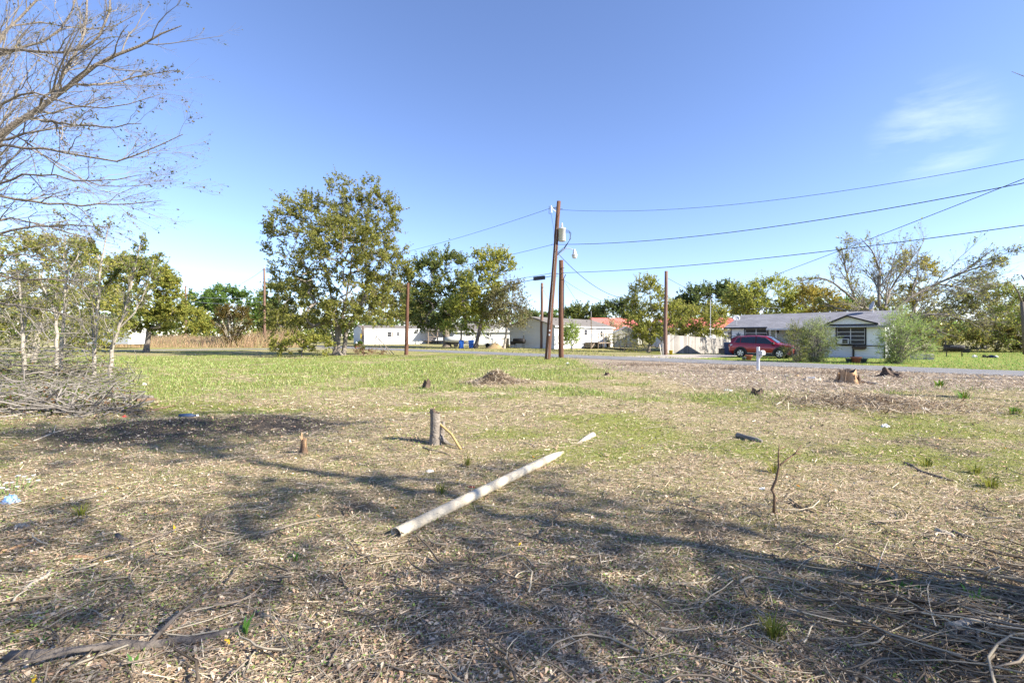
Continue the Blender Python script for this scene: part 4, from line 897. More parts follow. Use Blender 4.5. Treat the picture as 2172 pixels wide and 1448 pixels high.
# dirt heap, rubble and panel by the crepe tree
dh = MB(); N_ = 18; R_ = 8; dv_ = [(0, 0, .72)]; rr = random.Random(4)
for k in range(1, R_ + 1):
    for i in range(N_):
        a = 2 * math.pi * i / N_; q = k / R_; dv_.append((math.cos(a) * 1.35 * q * (1 + rr.uniform(-.08, .08)), math.sin(a) * 1.1 * q, .72 * (math.cos(math.pi * q) * .5 + .5) ** .8 + rr.uniform(-.04, .04) * (k < R_) - .03 * (k == R_)))
dh.add(dv_, [(0, 1 + i, 1 + (i + 1) % N_) for i in range(N_)] + [(1 + (k - 1) * N_ + i, 1 + k * N_ + i, 1 + k * N_ + (i + 1) % N_, 1 + (k - 1) * N_ + (i + 1) % N_) for k in range(1, R_) for i in range(N_)])
o = dh.build('dirt_heap', 'soilred', None, True); o.location = GP(1050, 739.5); tag(o, 'heap of tan dirt between the blue bins and the manufactured home', 'dirt heap')
sb = MB().add([(-.7, -.1, 0), (.6, -.1, 0), (.75, -.1, .8), (.6, -.1, 1.35), (-.5, -.1, 1.3), (-.9, -.1, .7), (-.7, .1, 0), (.6, .1, 0), (.75, .1, .8), (.6, .1, 1.35), (-.5, .1, 1.3), (-.9, .1, .7)],
              [(0, 1, 2, 3, 4, 5), (11, 10, 9, 8, 7, 6)] + [(i, i + 6, (i + 1) % 6 + 6, (i + 1) % 6) for i in range(6)]).build('broken_slab', 'stone'); sb.location = (GP(1057, 738.0)); sb.rotation_euler = (-.25, .15, .1); tag(sb, 'pale broken slab standing behind the dirt heap', 'slab')
wp = thing('board_screen', 'tan board screen leaning behind the crepe tree trunk', 'panel', GP(1072, 737.4), .1)
for i in range(5): MB().box(-.5 + i * .2, -.31 + i * .2, 0, .05, 0, 1.35).build('board', 'soilred', wp)
MB().box(-.5, .49, .052, .1, .9, 1.0).build('batten', 'soilred', wp)
# hydrant and marker post
hy = thing('fire_hydrant', 'small red fire hydrant with white cap behind the big tree', 'hydrant', (-22.4, 65.5, 0))
MB().lathe([(.17, 0), (.17, .06), (.12, .08), (.12, .5), (.16, .52), (.16, .56)], (0, 0, 0), 14).build('barrel', 'hydred', hy, True); MB().lathe([(.15, 0), (.13, .1), (.06, .18), (.03, .24)], (0, 0, .562), 14).build('bonnet', 'white', hy, True)
for s in (-1, 1): MB().tube([(s * .1, 0, .4), (s * .22, 0, .4)], .06, 10).build('nozzle', 'hydred', hy)
mk = thing('marker_post', 'dark post with a yellow marker plate beside the hydrant', 'post', (-21.9, 66.8, 0))
MB().box(-.14, .14, -.1, .1, -.1, 3.1).build('post_body', 'deckwood', mk); MB().box(-.32, -.145, -.12, -.06, 1.2, 2.0).build('plate', 'yellow', mk); MB().box(.16, .2, -.02, .02, 0, 2.9).build('conduit', 'metal', mk)

# ------------------------------------------------------------------ utility poles and wires
def pole(label, base, top, r0, r1, m='pole', name='utility_pole', ring=True):
    t = thing(name, label, 'pole', base); b, e = Vector(base), Vector(top); d = e - b
    P = [d * q for q in (-.02, 0, .15, .3, .5, .7, .85, 1)]
    rr = random.Random(int(abs(base[0]) * 100)); pts = [p + Vector((rr.uniform(-.02, .02), rr.uniform(-.02, .02), 0)) for p in P]
    MB().tube(pts, [r0 + (r1 - r0) * max(0, q) for q in (0, 0, .15, .3, .5, .7, .85, 1)], 14).build('shaft', m, t, True)
    return t
YM = 31.5; PB = WP(1161, 760, YM); PB[2] = 0; PT = WP(1185.5, 427, YM)
mp = pole('tall leaning pole with transformer can and street lamp', PB, PT, .20, .135)
def on_main(px, py, dy=0): return WP(px, py, YM + dy) - PB
def at_h(z):
    q = z / PT[2]; return (PT - PB) * q
# transformer
tp = on_main(1192, 512, -.08); tf = MB().lathe([(.22, 0), (.25, .03), (.25, .82), (.27, .83), (.27, .88), (.2, .93)], tp, 18).build('transformer_can', 'can', mp, True)
MB().lathe([(.05, 0), (.07, .05), (.05, .1), (.075, .15), (.05, .2), (.06, .3), (.03, .34)], tp + np.array([0, 0, .93]), 10).build('bushing', 'ceramic', tf, True)
for z in (.2, .75): MB().bar(tp + np.array([-.2, 0, z]), at_h(tp[2] + z) + np.array([.05, 0, 0]), .06, .08).build('bracket', 'can', mp)
for k in range(4):
    a = tp + np.array([.26, -.1, .78 - k * .06]); e = at_h(tp[2] - .75 - .05 * k) + np.array([.16, -.1, 0])
    MB().tube([a, a + np.array([.22 + k * .05, 0, -.05]), a + np.array([.34 - .04 * k, 0, -.6]), (a + e) / 2 + np.array([.15, 0, -.45]), e], .012, 5).build('drop_lead', 'wire', mp)
# street lamp on curved arm
a0 = at_h(7.15) + np.array([.12, -.05, 0]); lm = on_main(1218.7, 540, -.3)
MB().tube([a0, a0 + (lm - a0) * .35 + np.array([0, 0, .42]), a0 + (lm - a0) * .62 + np.array([0, 0, .48]), a0 + (lm - a0) * .85 + np.array([0, 0, .40]), lm + np.array([0, 0, .22])], .026, 8).build('lamp_arm', 'can', mp, True)
MB().bar(a0 + np.array([0, 0, -.22]), a0 + (lm - a0) * .45 + np.array([0, 0, .36]), .03).build('arm_brace', 'can', mp)
lh = MB().lathe([(.16, 0), (.2, .03), (.2, .1), (.13, .14), (.11, .3), (.07, .36), (.05, .48)], lm + np.array([0, 0, -.1]), 14).build('lamp_head', 'can', mp, True)
MB().lathe([(.08, 0), (.15, .04), (.175, .13), (.17, .155)], lm + np.array([0, 0, -.27]), 14).build('lens', 'ceramic', lh, True)
# cut-out fuse and insulator at the head
f0 = at_h(10.15) + np.array([-.1, -.05, 0]); MB().tube([f0, f0 + np.array([-.28, -.1, .2]), f0 + np.array([-.40, -.1, .42])], .03, 6).build('fuse_bracket', 'ceramic', mp)
fz = f0 + np.array([-.40, -.1, .0]); MB().tube([fz + np.array([0, 0, .45]), fz + np.array([.04, 0, -.05])], .045, 8).build('fuse', 'ceramic', mp)
MB().tube([fz + np.array([-.12, 0, .42]), fz + np.array([-.14, 0, -.1]), fz + np.array([.0, 0, -.1])], .02, 6).build('fuse_tube', 'iron', mp)
MB().tube([fz + np.array([0, 0, -.1]), at_h(8.9) + np.array([-.2, -.1, 0]), at_h(8.3) + np.array([-.15, -.1, 0])], .010, 5).build('drop_lead', 'wire', mp)
MB().bar(at_h(10.4) + np.array([-.5, -.12, 0]), at_h(10.55), .05).build('head_arm', 'iron', mp)

MB().tube([at_h(z) + np.array([-.02, -.2 + .006 * z, 0]) for z in (0.1, 2, 4, 6, 8, 10)], .008, 5).build('ground_wire', 'wire_pale', mp)
for z in (1.7, 2.0): MB().box(*(lambda c: (c[0] - .05, c[0] + .05, c[1] - .225, c[1] - .205, z - .06, z + .06))(at_h(z))).build('tag_plate', 'metal', mp)
for z in (5.75, 5.95, 7.95, 10.4): MB().tube([at_h(z) + np.array([-.3, 0, 0]), at_h(z) + np.array([.3, 0, 0])], .016, 6).build('bolt', 'iron', mp)
def topz(px, py, Y): return WP(px, py, Y)
g = GP(1190, 758.5); p2 = pole('shorter brown pole standing right beside the tall leaning pole', g, topz(1190.5, 552, g[1]), .20, .165)
MB().tube([(.2, -.05, 3.2), (.2, -.05, 5.9), (.34, -.1, 6.2)], .03, 6).build('conduit', 'iron', p2)
g = GP(1148.5, 738.6); p3 = pole('thin far brown pole left of the leaning pole, by the shaded gable', g, topz(1150, 600, g[1]), .20, .17, 'pole_grey')
g = GP(862, 752.5); p4 = pole('bare brown post before the white mobile home', g, topz(865.5, 600, g[1]), .17, .12)
g = GP(1411, 752.5); p5 = pole('bare grey brown pole at the left end of the plank fence', g, topz(1413, 575, g[1]), .17, .13, 'pole_grey')
p6b = np.array([-37.4, 68.8, 0]); p6t = WP(560.5, 569, 68.8); p6 = pole('slim far pole rising from the tall dry grass left of the big tree', p6b, p6t, .20, .13, 'pole_grey')
MB().bar((p6t - p6b) + np.array([-.3, 0, -.25]), (p6t - p6b) + np.array([.35, 0, -.25]), .07).build('cross_arm', 'pole_grey', p6); MB().lathe([(.06, 0), (.09, .08), (.05, .2), (.07, .3)], (p6t - p6b) + np.array([.02, 0, .0]), 8).build('insulator', 'ceramic', p6)
p7b = np.array([-67.4, 94.0, 0]); p7t = WP(394, 606, 94.0); p7 = pole('far grey pole standing among the green trees at the left', p7b, p7t, .22, .15, 'pole_grey')
for p_, b_, t_ in ((p2, GP(1190, 758.5), topz(1190.5, 552, GP(1190, 758.5)[1])), (p3, GP(1148.5, 738.6), topz(1150, 600, GP(1148.5, 738.6)[1]))):
    MB().tube([(t_ - b_) + np.array([-.05, -.19, -.6]), (t_ - b_) + np.array([.2, -.24, -.62])], .02, 6).build('hook', 'iron', p_)
# pole outside the frame at the right that carries the wires on
p8b = np.array([30.0, 4.0, 0]); p8t = np.array([30.0, 4.0, 14.0]); p8 = pole('tall pole out of view at the right that the wires run to', p8b, p8t, .2, .14)

def wire(label, a, b, sag, r=.012, m='wire', n=28, cat='wire'):
    a, b = np.array(a, float), np.array(b, float); s = np.linspace(0, 1, n)
    P = a + (b - a) * s[:, None]; P[:, 2] -= sag * 4 * s * (1 - s)
    c = P[0].copy(); V, F = polyline_tubes([(P - c, np.full(n, r))], 5)
    o = np_mesh('overhead_wire', V, F, m, None, None, True); o.location = c; tag(o, label, cat); return o
mpt = lambda z, dx=0, dy=0: PB + at_h(z) + np.array([dx, dy, 0])
wire('topmost wire running right from the head of the leaning pole', mpt(10.35, .13), p8b + np.array([0, 0, 9.9]), 2.25, .010)
wire('thick twisted wire running right just below the transformer', mpt(7.95, .2), p8b + np.array([0, 0, 9.4]), 1.75, .017)
sp_ = GP(1190, 758.5) + np.array([.1, -.2, 6.3])
wire('lowest long cable running right from the shorter pole', sp_, p8b + np.array([0, 0, 6.9]), 1.0, .017)
mast = np.array([22.9, 52.5, 5.95])
ms_ = thing('service_mast', 'thin service mast behind the bushes over the plank fence', 'mast', (22.9, 52.5, 0)); MB().tube([(0, 0, 0), (0, 0, 5.75), (.12, 0, 5.95), (.2, 0, 5.85)], .04, 6).build('mast_pipe', 'metal', ms_); MB().box(-.15, .15, -.12, .12, 1.2, 1.7).build('meter_box', 'can', ms_)
wire('steep service wire falling from the upper right toward the bushes', p8b + np.array([0, 0, 13.3]), mast, .35, .021)
wire('short wire dropping right from the bare pole at the fence', GP(1411, 752.5) + np.array([.1, 0, 6.65]), mast, .12, .016)
wire('sagging service wire curving down from the street lamp to the yellow green tree', mpt(7.25, .25, -.1), np.array([14.8, 47.5, 6.35]), 1.75, .02)
s2 = GP(1190, 758.5) + np.array([.1, .1, 6.0])
wire('thin wire sagging from the shorter pole to the manufactured home roof', s2, np.array([12.5, 66.5, 4.2]), .8, .011)
wire('faint second wire from the shorter pole toward the yellow green tree', s2 + np.array([0, 0, -.1]), np.array([15.0, 49, 5.6]), 1.2, .011)
wire('top wire running left from the leaning pole behind the big tree', mpt(10.45, -.5, -.1), p6t + np.array([0, 0, .1]), 1.5, .013)
wire('second wire running left from the leaning pole', mpt(7.95, -.2), p6t + np.array([-.2, 0, -1.6]), 1.5, .014)
wire('upper black cable running left above the splice box', mpt(5.95, -.2), p6t + np.array([0, 0, -4.2]), 1.0, .016)
wire('lower black cable running left through the splice box', mpt(5.75, -.2), p6t + np.array([0, 0, -5.0]), 1.3, .022)
wire('cable bridging the leaning pole and the shorter pole', mpt(5.9, .1), sp_, .04, .02)
for q, (dz, lb_) in enumerate(((-4.2, 'upper pale wire between the two far left poles'), (-5.0, 'lower pale wire between the two far left poles'))):
    wire(lb_, p6t + np.array([0, 0, dz]), p7t + np.array([0, 0, -1.9 - q * 1.1]), .5, .03, 'wire_pale')
wire('thin dark wire sagging between the tops of the two far left poles', p6t + np.array([-.3, 0, -.3]), p7t, 2.2, .02)
bxp = mpt(5.72, -.95, .55); sbx = thing('splice_box', 'black cable splice box hanging left of the leaning pole', 'splice box', bxp, math.radians(136))
MB().box(-.48, .48, -.09, .09, -.16, .1).build('box_shell', 'blackplastic', sbx); MB().box(-.5, -.481, -.05, .05, -.06, .02).box(.481, .5, -.05, .05, -.06, .02).build('cable_gland', 'iron', sbx)
wire('thin service wire dropping left of the leaning pole behind the roof', GP(1148.5, 738.6) + np.array([.1, -.2, 8.0]), np.array([8.5, 66.0, 4.4]), 1.0, .011)

# ------------------------------------------------------------------ mailbox, pots, road side things
mb0 = GP(1608, 785.5); mbx = thing('mailbox', 'small pale mailbox on a white post at the road edge', 'mailbox', mb0, math.radians(-45))
MB().box(-.055, .055, -.055, .055, -.05, 1.10).build('post', 'white', mbx); MB().add([(.056, -.04, .55), (.056, .04, .55), (.20, .04, .72), (.20, -.04, .72), (.056, -.04, .65), (.056, .04, .65), (.12, .04, .735), (.12, -.04, .735)], [(0, 1, 2, 3), (4, 7, 6, 5), (0, 3, 7, 4), (1, 5, 6, 2), (3, 2, 6, 7), (0, 4, 5, 1)]).build('brace', 'white', mbx)
pr = [(-.085, 0), (.085, 0), (.085, .12)] + [(.085 * math.cos(t), .12 + .085 * math.sin(t)) for t in np.linspace(.2, math.pi - .2, 7)] + [(-.085, .12)]
bxo = MB().prism([(u + .16, v + .74) for u, v in pr], -.23, .23, 'y').build('box', 'can', mbx); MB().box(.25, .262, .05, .07, .8, .98).build('flag', 'hydred', bxo)
def pot(px, py, r, h, m, label):
    t = thing('flower_pot', label, 'flower pot', GP(px, py)); MB().lathe([(r * .68, 0), (r * .95, h * .82), (r * 1.08, h * .83), (r * 1.1, h), (r * .95, h), (r * .9, h * .86)], (0, 0, 0), 16).build('pot_body', m, t, True)
    MB().lathe([(r * .9, 0), (r * .5, .03)], (0, 0, h * .85), 12).build('soil', 'soil', t); return t
pot(1816, 769.5, .27, .36, 'terracotta', 'large terracotta pot between two dark pots before the front window')
pot(1801, 768.5, .19, .24, 'potgrey', 'dark pot left of the large terracotta pot before the window')
pot(1832, 768.5, .19, .24, 'potgrey', 'dark pot right of the large terracotta pot before the window')
pot(1588, 763.0, .22, .32, 'terracotta', 'terracotta pot by the rear wheel of the red car')
pot(1578, 763.4, .13, .2, 'potgrey', 'small blue grey pot left of the terracotta pot by the car')
# clutter at the back of the right lawn
cl = thing('junk_heap', 'low heap of dark and pale junk beside the smoker on the lawn', 'junk', (35.6, 34.4, 0), -.7)
rr = random.Random(9)
for i in range(9):
    x, y, s_ = rr.uniform(-.6, .8), rr.uniform(-.3, .3), rr.uniform(.08, .18)
    MB().lathe([(s_ * .6, 0), (s_, s_ * .4), (s_ * .9, s_ * .9), (s_ * .4, s_ * 1.3)], (x, y, -.02), 7).jitter(.04, i).build('junk_piece', ('iron', 'darkblue', 'plastic_white')[i % 3], cl)
ct = thing('patio_rubble', 'pile of pale blocks on the grass right of the feathery shrub', 'rubble', GP(1955, 762.0), -.7)
for i in range(6): MB().box(-.6 + (i % 3) * .42, -.22 + (i % 3) * .42, -.2, .2, (i // 3) * .2 - .02, .17 + (i // 3) * .2).jitter(.03, i).build('block', 'stone', ct)

# ------------------------------------------------------------------ stumps, pipe, sticks
def stump(label, px, py, r, h, seed, bark='barkgrey', top='cutwood', jag=.25, roots=5, name='tree_stump', lean=0):
    g0 = GPH(px, py); rr = random.Random(seed); t = thing(name, label, 'stump', g0)
    n = 26; K = 8; vs = []; fs = []; tops = []
    fl_ = [1 + .22 * math.sin(i * roots * 2 * math.pi / n + seed) + rr.uniform(-.06, .06) for i in range(n)]
    jg = [rr.uniform(-1, 1) for _ in range(n)]; jg = [(jg[i - 1] + jg[i] * 2 + jg[(i + 1) % n]) / 4 for i in range(n)]
    for k in range(K):
        q = k / (K - 1)
        for i in range(n):
            a = 2 * math.pi * i / n; rad = r * (1 + .6 * (1 - q) ** 3) * (1 + (fl_[i] - 1) * (1.3 - q)); zz = q * h * (1 + jag * jg[i] * q * 1.6) - .04 * (k == 0)
            vs.append((math.cos(a) * rad + lean * zz, math.sin(a) * rad, zz))
    for k in range(K - 1):
        for i in range(n): fs.append((k * n + i, k * n + (i + 1) % n, (k + 1) * n + (i + 1) % n, (k + 1) * n + i))
    b_ = MB().add(vs, fs); b_.build('bark', bark, t, True)
    tv_ = []; tf_ = []
    for k, s_ in enumerate((1.0, .7, .35)):
        for i in range(n):
            v = vs[(K - 1) * n + i]; tv_.append((lean * h + (v[0] - lean * v[2]) * s_ * .995, v[1] * s_ * .995, v[2] * s_ + h * (1 - s_) * .8 + rr.uniform(-.05, .05) * jag * h * (k > 0)))
    for k in range(2):
        for i in range(n): tf_.append((k * n + i, k * n + (i + 1) % n, (k + 1) * n + (i + 1) % n, (k + 1) * n + i))
    tf_.append(tuple(range(2 * n, 3 * n))); MB().add(tv_, tf_).build('cut_top', top, t); return t
big = stump('large split orange wood stump near the road at right', 1798, 812, .23, .38, 3, 'cutwood', 'rotwood', .22, 5)
for i in range(7):
    a = i * .9 + .3; x, y = math.cos(a) * .27, math.sin(a) * .27; MB().add([(x - .05, y, .0), (x + .06, y + .03, .0), (x + .03, y, .34 + .08 * math.sin(i * 2)), (x * 1.35 - .03, y * 1.35, -.01), (x * 1.35 + .05, y * 1.35 + .02, -.01), (x * 1.1, y * 1.1, .34)], [(0, 1, 2), (3, 5, 4), (0, 3, 4, 1), (1, 4, 5, 2), (0, 2, 5, 3)]).build('split_slab', 'cutwood' if i % 2 else 'rotwood', big)
stump('dark rotten stump with jagged top right of the orange stump', 1892, 799, .30, .22, 5, 'rotwood', 'rotwood', .7, 6)
stump('small dark stump in the grass left of the straw mound', 903, 822, .10, .24, 7, 'rotwood', 'rotwood', .5, 4, lean=.2)
stump('tiny dark stump on the lawn right of the straw mound', 1288, 796, .08, .10, 8, 'rotwood', 'rotwood', .5, 4)
stump('low dark rotten stump clod in the olive grass at right', 1606, 839, .13, .15, 9, 'rotwood', 'rotwood', .6, 4)
stump('short reddish cut stub standing in the shaded ground at left', 644, 966, .035, .17, 11, 'barkbrown', 'cutwood', .5, 3)
# upright post-like stump in the middle, with the yellow stick leaning on it
pg0 = GPH(925, 944); post = thing('upright_stump', 'upright grey sawn stump in the middle of the lot', 'stump', pg0)
n = 20; K = 10; vs = []; fs = []; rr = random.Random(2); ph = [rr.uniform(-.06, .06) for _ in range(n)]
for k in range(K):
    q = k / (K - 1)
    for i in range(n):
        a = 2 * math.pi * i / n; r_ = (.072 + .045 * (1 - q) ** 4) * (1 + ph[i] + rr.uniform(-.02, .02)); hh = .47 + (.05 if math.cos(a) < -.2 else -.02) + ph[i] * .3
        vs.append((math.cos(a) * r_ - .02 * q, math.sin(a) * r_, q * hh - .03 * (k == 0)))
for k in range(K - 1):
    for i in range(n): fs.append((k * n + i, k * n + (i + 1) % n, (k + 1) * n + (i + 1) % n, (k + 1) * n + i))
MB().add(vs, fs).build('bark', 'barkgrey', post, True)
tv_ = [(v[0] * .99, v[1] * .99, v[2] - .004) for v in vs[(K - 1) * n:]] + [(-.02 + (v[0] + .02) * .55, v[1] * .55, .44) for v in vs[(K - 1) * n:]]
MB().add(tv_, [(i, (i + 1) % n, n + (i + 1) % n, n + i) for i in range(n)] + [tuple(range(n, 2 * n))]).build('cut_top', 'rotwood', post)
MB().tube([(.05, -.03, .10), (.13, -.03, .04), (.22, -.06, .0), (.34, -.10, -.02)], [.05, .035, .022, .01], 8).build('root', 'barkgrey', post, True)
MB().tube([(.02, .08, .02), (.07, .13, .10), (.085, .13, .30)], [.05, .035, .025], 8).build('root', 'barkgrey', post, True)
def stick(label, pts, r0, r1, m='twigpale', name='fallen_stick', cat='stick', forks=0, seed=1, sag=True, sides=7, lift=0.0):
    """pts: photo pixels on the ground -> one branch lying there"""
    rr = random.Random(seed); W_ = []
    P = [GP(*p) for p in pts]
    for a, b in zip(P[:-1], P[1:]):
        k = max(2, int(np.linalg.norm(b - a) / .12))
        for i in range(k): W_.append(a + (b - a) * i / k)
    W_.append(P[-1]); K = len(W_); c = np.array([W_[0][0], W_[0][1], Hs(W_[0][0], W_[0][1])]); L_ = []
    for i, p in enumerate(W_):
        q = i / (K - 1); r_ = r0 + (r1 - r0) * q; wob = r0 * .9
        L_.append((p[0] + rr.uniform(-wob, wob) - c[0], p[1] + rr.uniform(-wob, wob) - c[1], Hs(p[0], p[1]) + r_ * .55 + lift * 4 * q * (1 - q) - c[2]))
    R_ = [r0 + (r1 - r0) * i / (K - 1) for i in range(K)]; R_[-1] *= .6
    mb_ = MB().tube(L_, R_, sides)
    for f in range(forks):
        i = rr.randrange(1, K - 1); a = Vector(L_[i]); d = Vector((rr.uniform(-1, 1), rr.uniform(-1, 1), rr.uniform(.1, .5))).normalized() * rr.uniform(.15, .4); mb_.tube([a, a + d * .5 + Vector((0, 0, .02)), a + d], [R_[i] * .6, R_[i] * .45, R_[i] * .2], 5)
    o = mb_.build(name, m, None, True); o.location = c; return tag(o, label, cat)
ly = thing('leaning_stick', 'yellowish stick leaning against the upright grey stump', 'stick', GPH(978, 954))
e_ = WP(911, 873, pg0[1] + .16) - np.array(ly.location); MB().tube([(0, 0, 0), e_ * .33 + np.array([.02, 0, .03]), e_ * .66, e_], [.016, .018, .017, .012], 8).build('stick_body', mat('yellow_stick', (.40, .29, .12), .8, noise=(10, .6, (.3, .2, .08))), ly, True)
# half-buried plastic pipe
pa, pb = GPH(840, 1150), GPH(1258, 924); pv = thing('plastic_pipe', 'long cream plastic pipe lying half buried in the litter', 'pipe', pa)
d = pb - pa; L_ = np.linalg.norm(d); u = d / L_; r_ = .049; N_ = 22; K = 40; vs = []; nrm_ = np.cross(u, [0, 0, 1.0])
pz = lambda q: .034 - .055 * q - .060 * math.exp(-((q - .78) / .085) ** 2) + .03 * max(0, q - .86) / .14
for rr_ in (r_, r_ - .006):
    for k in range(K):
        q = k / (K - 1); c = d * q + np.array([0, 0, pz(q)])
        sq = 1 - .10 * math.exp(-q * 6)
        for i in range(N_):
            a = 2 * math.pi * i / N_; vs.append(c + (nrm_ * math.cos(a) * (2 - sq) + np.array([0, 0, 1.0]) * math.sin(a) * sq) * rr_)
fs = [(s * K * N_ + k * N_ + i, s * K * N_ + k * N_ + (i + 1) % N_, s * K * N_ + (k + 1) * N_ + (i + 1) % N_, s * K * N_ + (k + 1) * N_ + i) for s in (0, 1) for k in range(K - 1) for i in range(N_)]
fs += [(e * N_ + i, e * N_ + (i + 1) % N_, K * N_ + e * N_ + (i + 1) % N_, K * N_ + e * N_ + i) for e in (0, K - 1) for i in range(N_)]
MB().add(vs, fs).build('pipe_wall', 'pvc', pv, True)
# bare forked sapling stuck in the ground
sg = GPH(1641, 1087); sap = thing('bare_sapling', 'thin bare forked brown sapling standing in the straw', 'sapling', sg)
def SP(px, py, dy=0): return WP(px, py, sg[1] + dy) - sg
MB().tube([SP(1641, 1092), SP(1643, 1050), SP(1637, 1038), SP(1646, 1017), SP(1652, 990), SP(1651, 968), SP(1653, 942)], [.012, .0115, .0125, .0105, .0095, .007, .004], 8).build('stem', 'barkbrown', sap, True)
MB().tube([SP(1654, 986), SP(1670, 974, .05), SP(1687, 961, .08), SP(1700, 943, .1)], [.009, .008, .007, .004], 7).build('branch', 'barkbrown', sap, True)
for a, b in (((1687, 961), (1701, 961)), ((1687, 961), (1699, 966)), ((1654, 953), (1668, 947)), ((1651, 978), (1641, 980))): MB().tube([SP(*a, .05), SP(*b, .12)], [.005, .003], 5).build('twig', 'barkbrown', sap)
# named sticks and logs
stick('long dark weathered log at the bottom left corner', [(20, 1425), (180, 1408), (330, 1385), (430, 1362), (560, 1335)], .032, .018, 'barkdark', 'fallen_log', 'log', 2, 1)
stick('pale straight stick above the dark log at bottom left', [(66, 1345), (110, 1322), (150, 1305)], .016, .011, 'twigpale', seed=2)
stick('dark bark strip near the lower left edge', [(230, 1336), (285, 1322), (345, 1308)], .020, .012, 'barkdark', seed=3)
stick('curved grey stick right of the small green sprout at lower left', [(545, 1305), (600, 1320), (650, 1332), (690, 1345)], .014, .009, 'twig', seed=4)
stick('long thin pale branch lying before the dark soil mound', [(70, 940), (130, 925), (175, 910)], .012, .006, 'twigpale', seed=5, forks=1)
stick('dark crooked stick at the bottom centre', [(1018, 1346), (1060, 1366), (1100, 1374), (1125, 1380)], .014, .008, 'barkdark', seed=6)
stick('short pale stick at the bottom right of centre', [(1392, 1445), (1400, 1400), (1410, 1358)], .010, .006, 'twigpale', seed=7)
stick('brown stick with peeled bark right of the sapling', [(1680, 1062), (1705, 1078), (1735, 1093)], .018, .012, 'soilred', seed=8)
stick('dark short log beside a pale one at right', [(2022, 1126), (2045, 1134), (2066, 1142)], .022, .018, 'barkdark', 'fallen_log', 'log', seed=9)
stick('pale short log next to the dark one at right', [(1984, 1125), (2006, 1132), (2022, 1138)], .024, .02, 'twigpale', 'fallen_log', 'log', seed=10)
stick('dark flat branch among grass tufts at right', [(1920, 980), (1960, 1000), (1990, 1010), (2030, 1018)], .02, .012, 'barkdark', seed=12)
stick('crooked pale branch with forks above the right brush pile', [(1802, 1238), (1832, 1228), (1876, 1228), (1905, 1210)], .008, .005, 'twigpale', seed=13, forks=2)
stick('pale forked branch at the right edge above the brush', [(2016, 1237), (2060, 1232), (2110, 1230), (2168, 1226)], .012, .02, 'twigpale', seed=14, forks=2)
stick('thick grey branch crossing the brush at lower right', [(1985, 1280), (2030, 1298), (2075, 1318), (2110, 1330)], .018, .022, 'twig', 'fallen_log', 'log', seed=15)
stick('tan peeled log in the lower right brush', [(2015, 1342), (2060, 1340), (2110, 1332)], .028, .026, 'twigpale', 'fallen_log', 'log', seed=16)
stick('long curved grey branch sweeping through the lower right brush', [(2000, 1372), (2060, 1352), (2110, 1348), (2168, 1345)], .014, .018, 'twig', seed=17)
stick('long dark stick slanting across the bottom right', [(1640, 1290), (1720, 1320), (1800, 1370), (1880, 1436)], .016, .012, 'barkdark', seed=18)
stick('slender grey stick upright looking at the bottom right of centre', [(1640, 1365), (1652, 1400), (1655, 1440)], .009, .006, 'twig', seed=19)
stick('grey brown stick left of the bottom centre', [(730, 1305), (790, 1308), (830, 1306)], .012, .009, 'barkdark', seed=20)
stick('short grey stick slanting at the bottom centre', [(860, 1300), (890, 1325), (908, 1352)], .010, .007, 'twig', seed=21)
stick('thin brown stick before the upright stump', [(895, 951), (915, 958), (935, 962), (960, 968)], .012, .006, 'barkdark', seed=22)
stick('grey log half buried left of the bare sapling', [(1562, 924), (1590, 930), (1620, 936)], .045, .035, 'twig', 'fallen_log', 'log', seed=23)
stick('pale log lying right of the orange stump', [(1828, 812), (1850, 814), (1868, 816)], .05, .045, 'twigpale', 'fallen_log', 'log', seed=24)
stick('short pale log on the debris mound at right', [(1838, 842), (1846, 846), (1856, 850)], .07, .065, 'stone', 'fallen_log', 'log', seed=25)
stick('dark curved bark piece right of the debris mound log', [(1866, 850), (1876, 849), (1886, 855)], .04, .03, 'rotwood', seed=26)
stick('thick log poking right out of the brush pile', [(215, 846), (250, 847), (290, 847), (322, 850)], .07, .065, 'barkgrey', 'fallen_log', 'log', seed=27, lift=.02)
stick('brown log at the right foot of the brush pile', [(295, 866), (315, 863), (336, 856)], .05, .045, 'barkbrown', 'fallen_log', 'log', seed=28)
stick('long dark stick pointing right from the brush pile', [(310, 878), (345, 873), (374, 868)], .03, .015, 'barkbrown', seed=29)
for i, (pts_, lb_) in enumerate((([(310, 1100), (345, 1094), (385, 1090)], 'flat brown bark strip in the left foreground litter'), ([(140, 1190), (190, 1196), (228, 1204)], 'reddish bark strip low in the left foreground'), ([(60, 1260), (95, 1236), (118, 1212)], 'torn bark strip near the left edge above the pale stick'), ([(250, 1145), (275, 1160), (290, 1172)], 'short dark bark strip below the flat brown one'), ([(0, 1180), (40, 1168), (80, 1160)], 'splintered wood strip at the left picture edge'))):
    stick(lb_, pts_, .020, .012, ('soilred', 'cutwood', 'twigpale', 'barkdark', 'cutwood')[i], 'bark_strip', 'bark strip', seed=40 + i, sides=5)
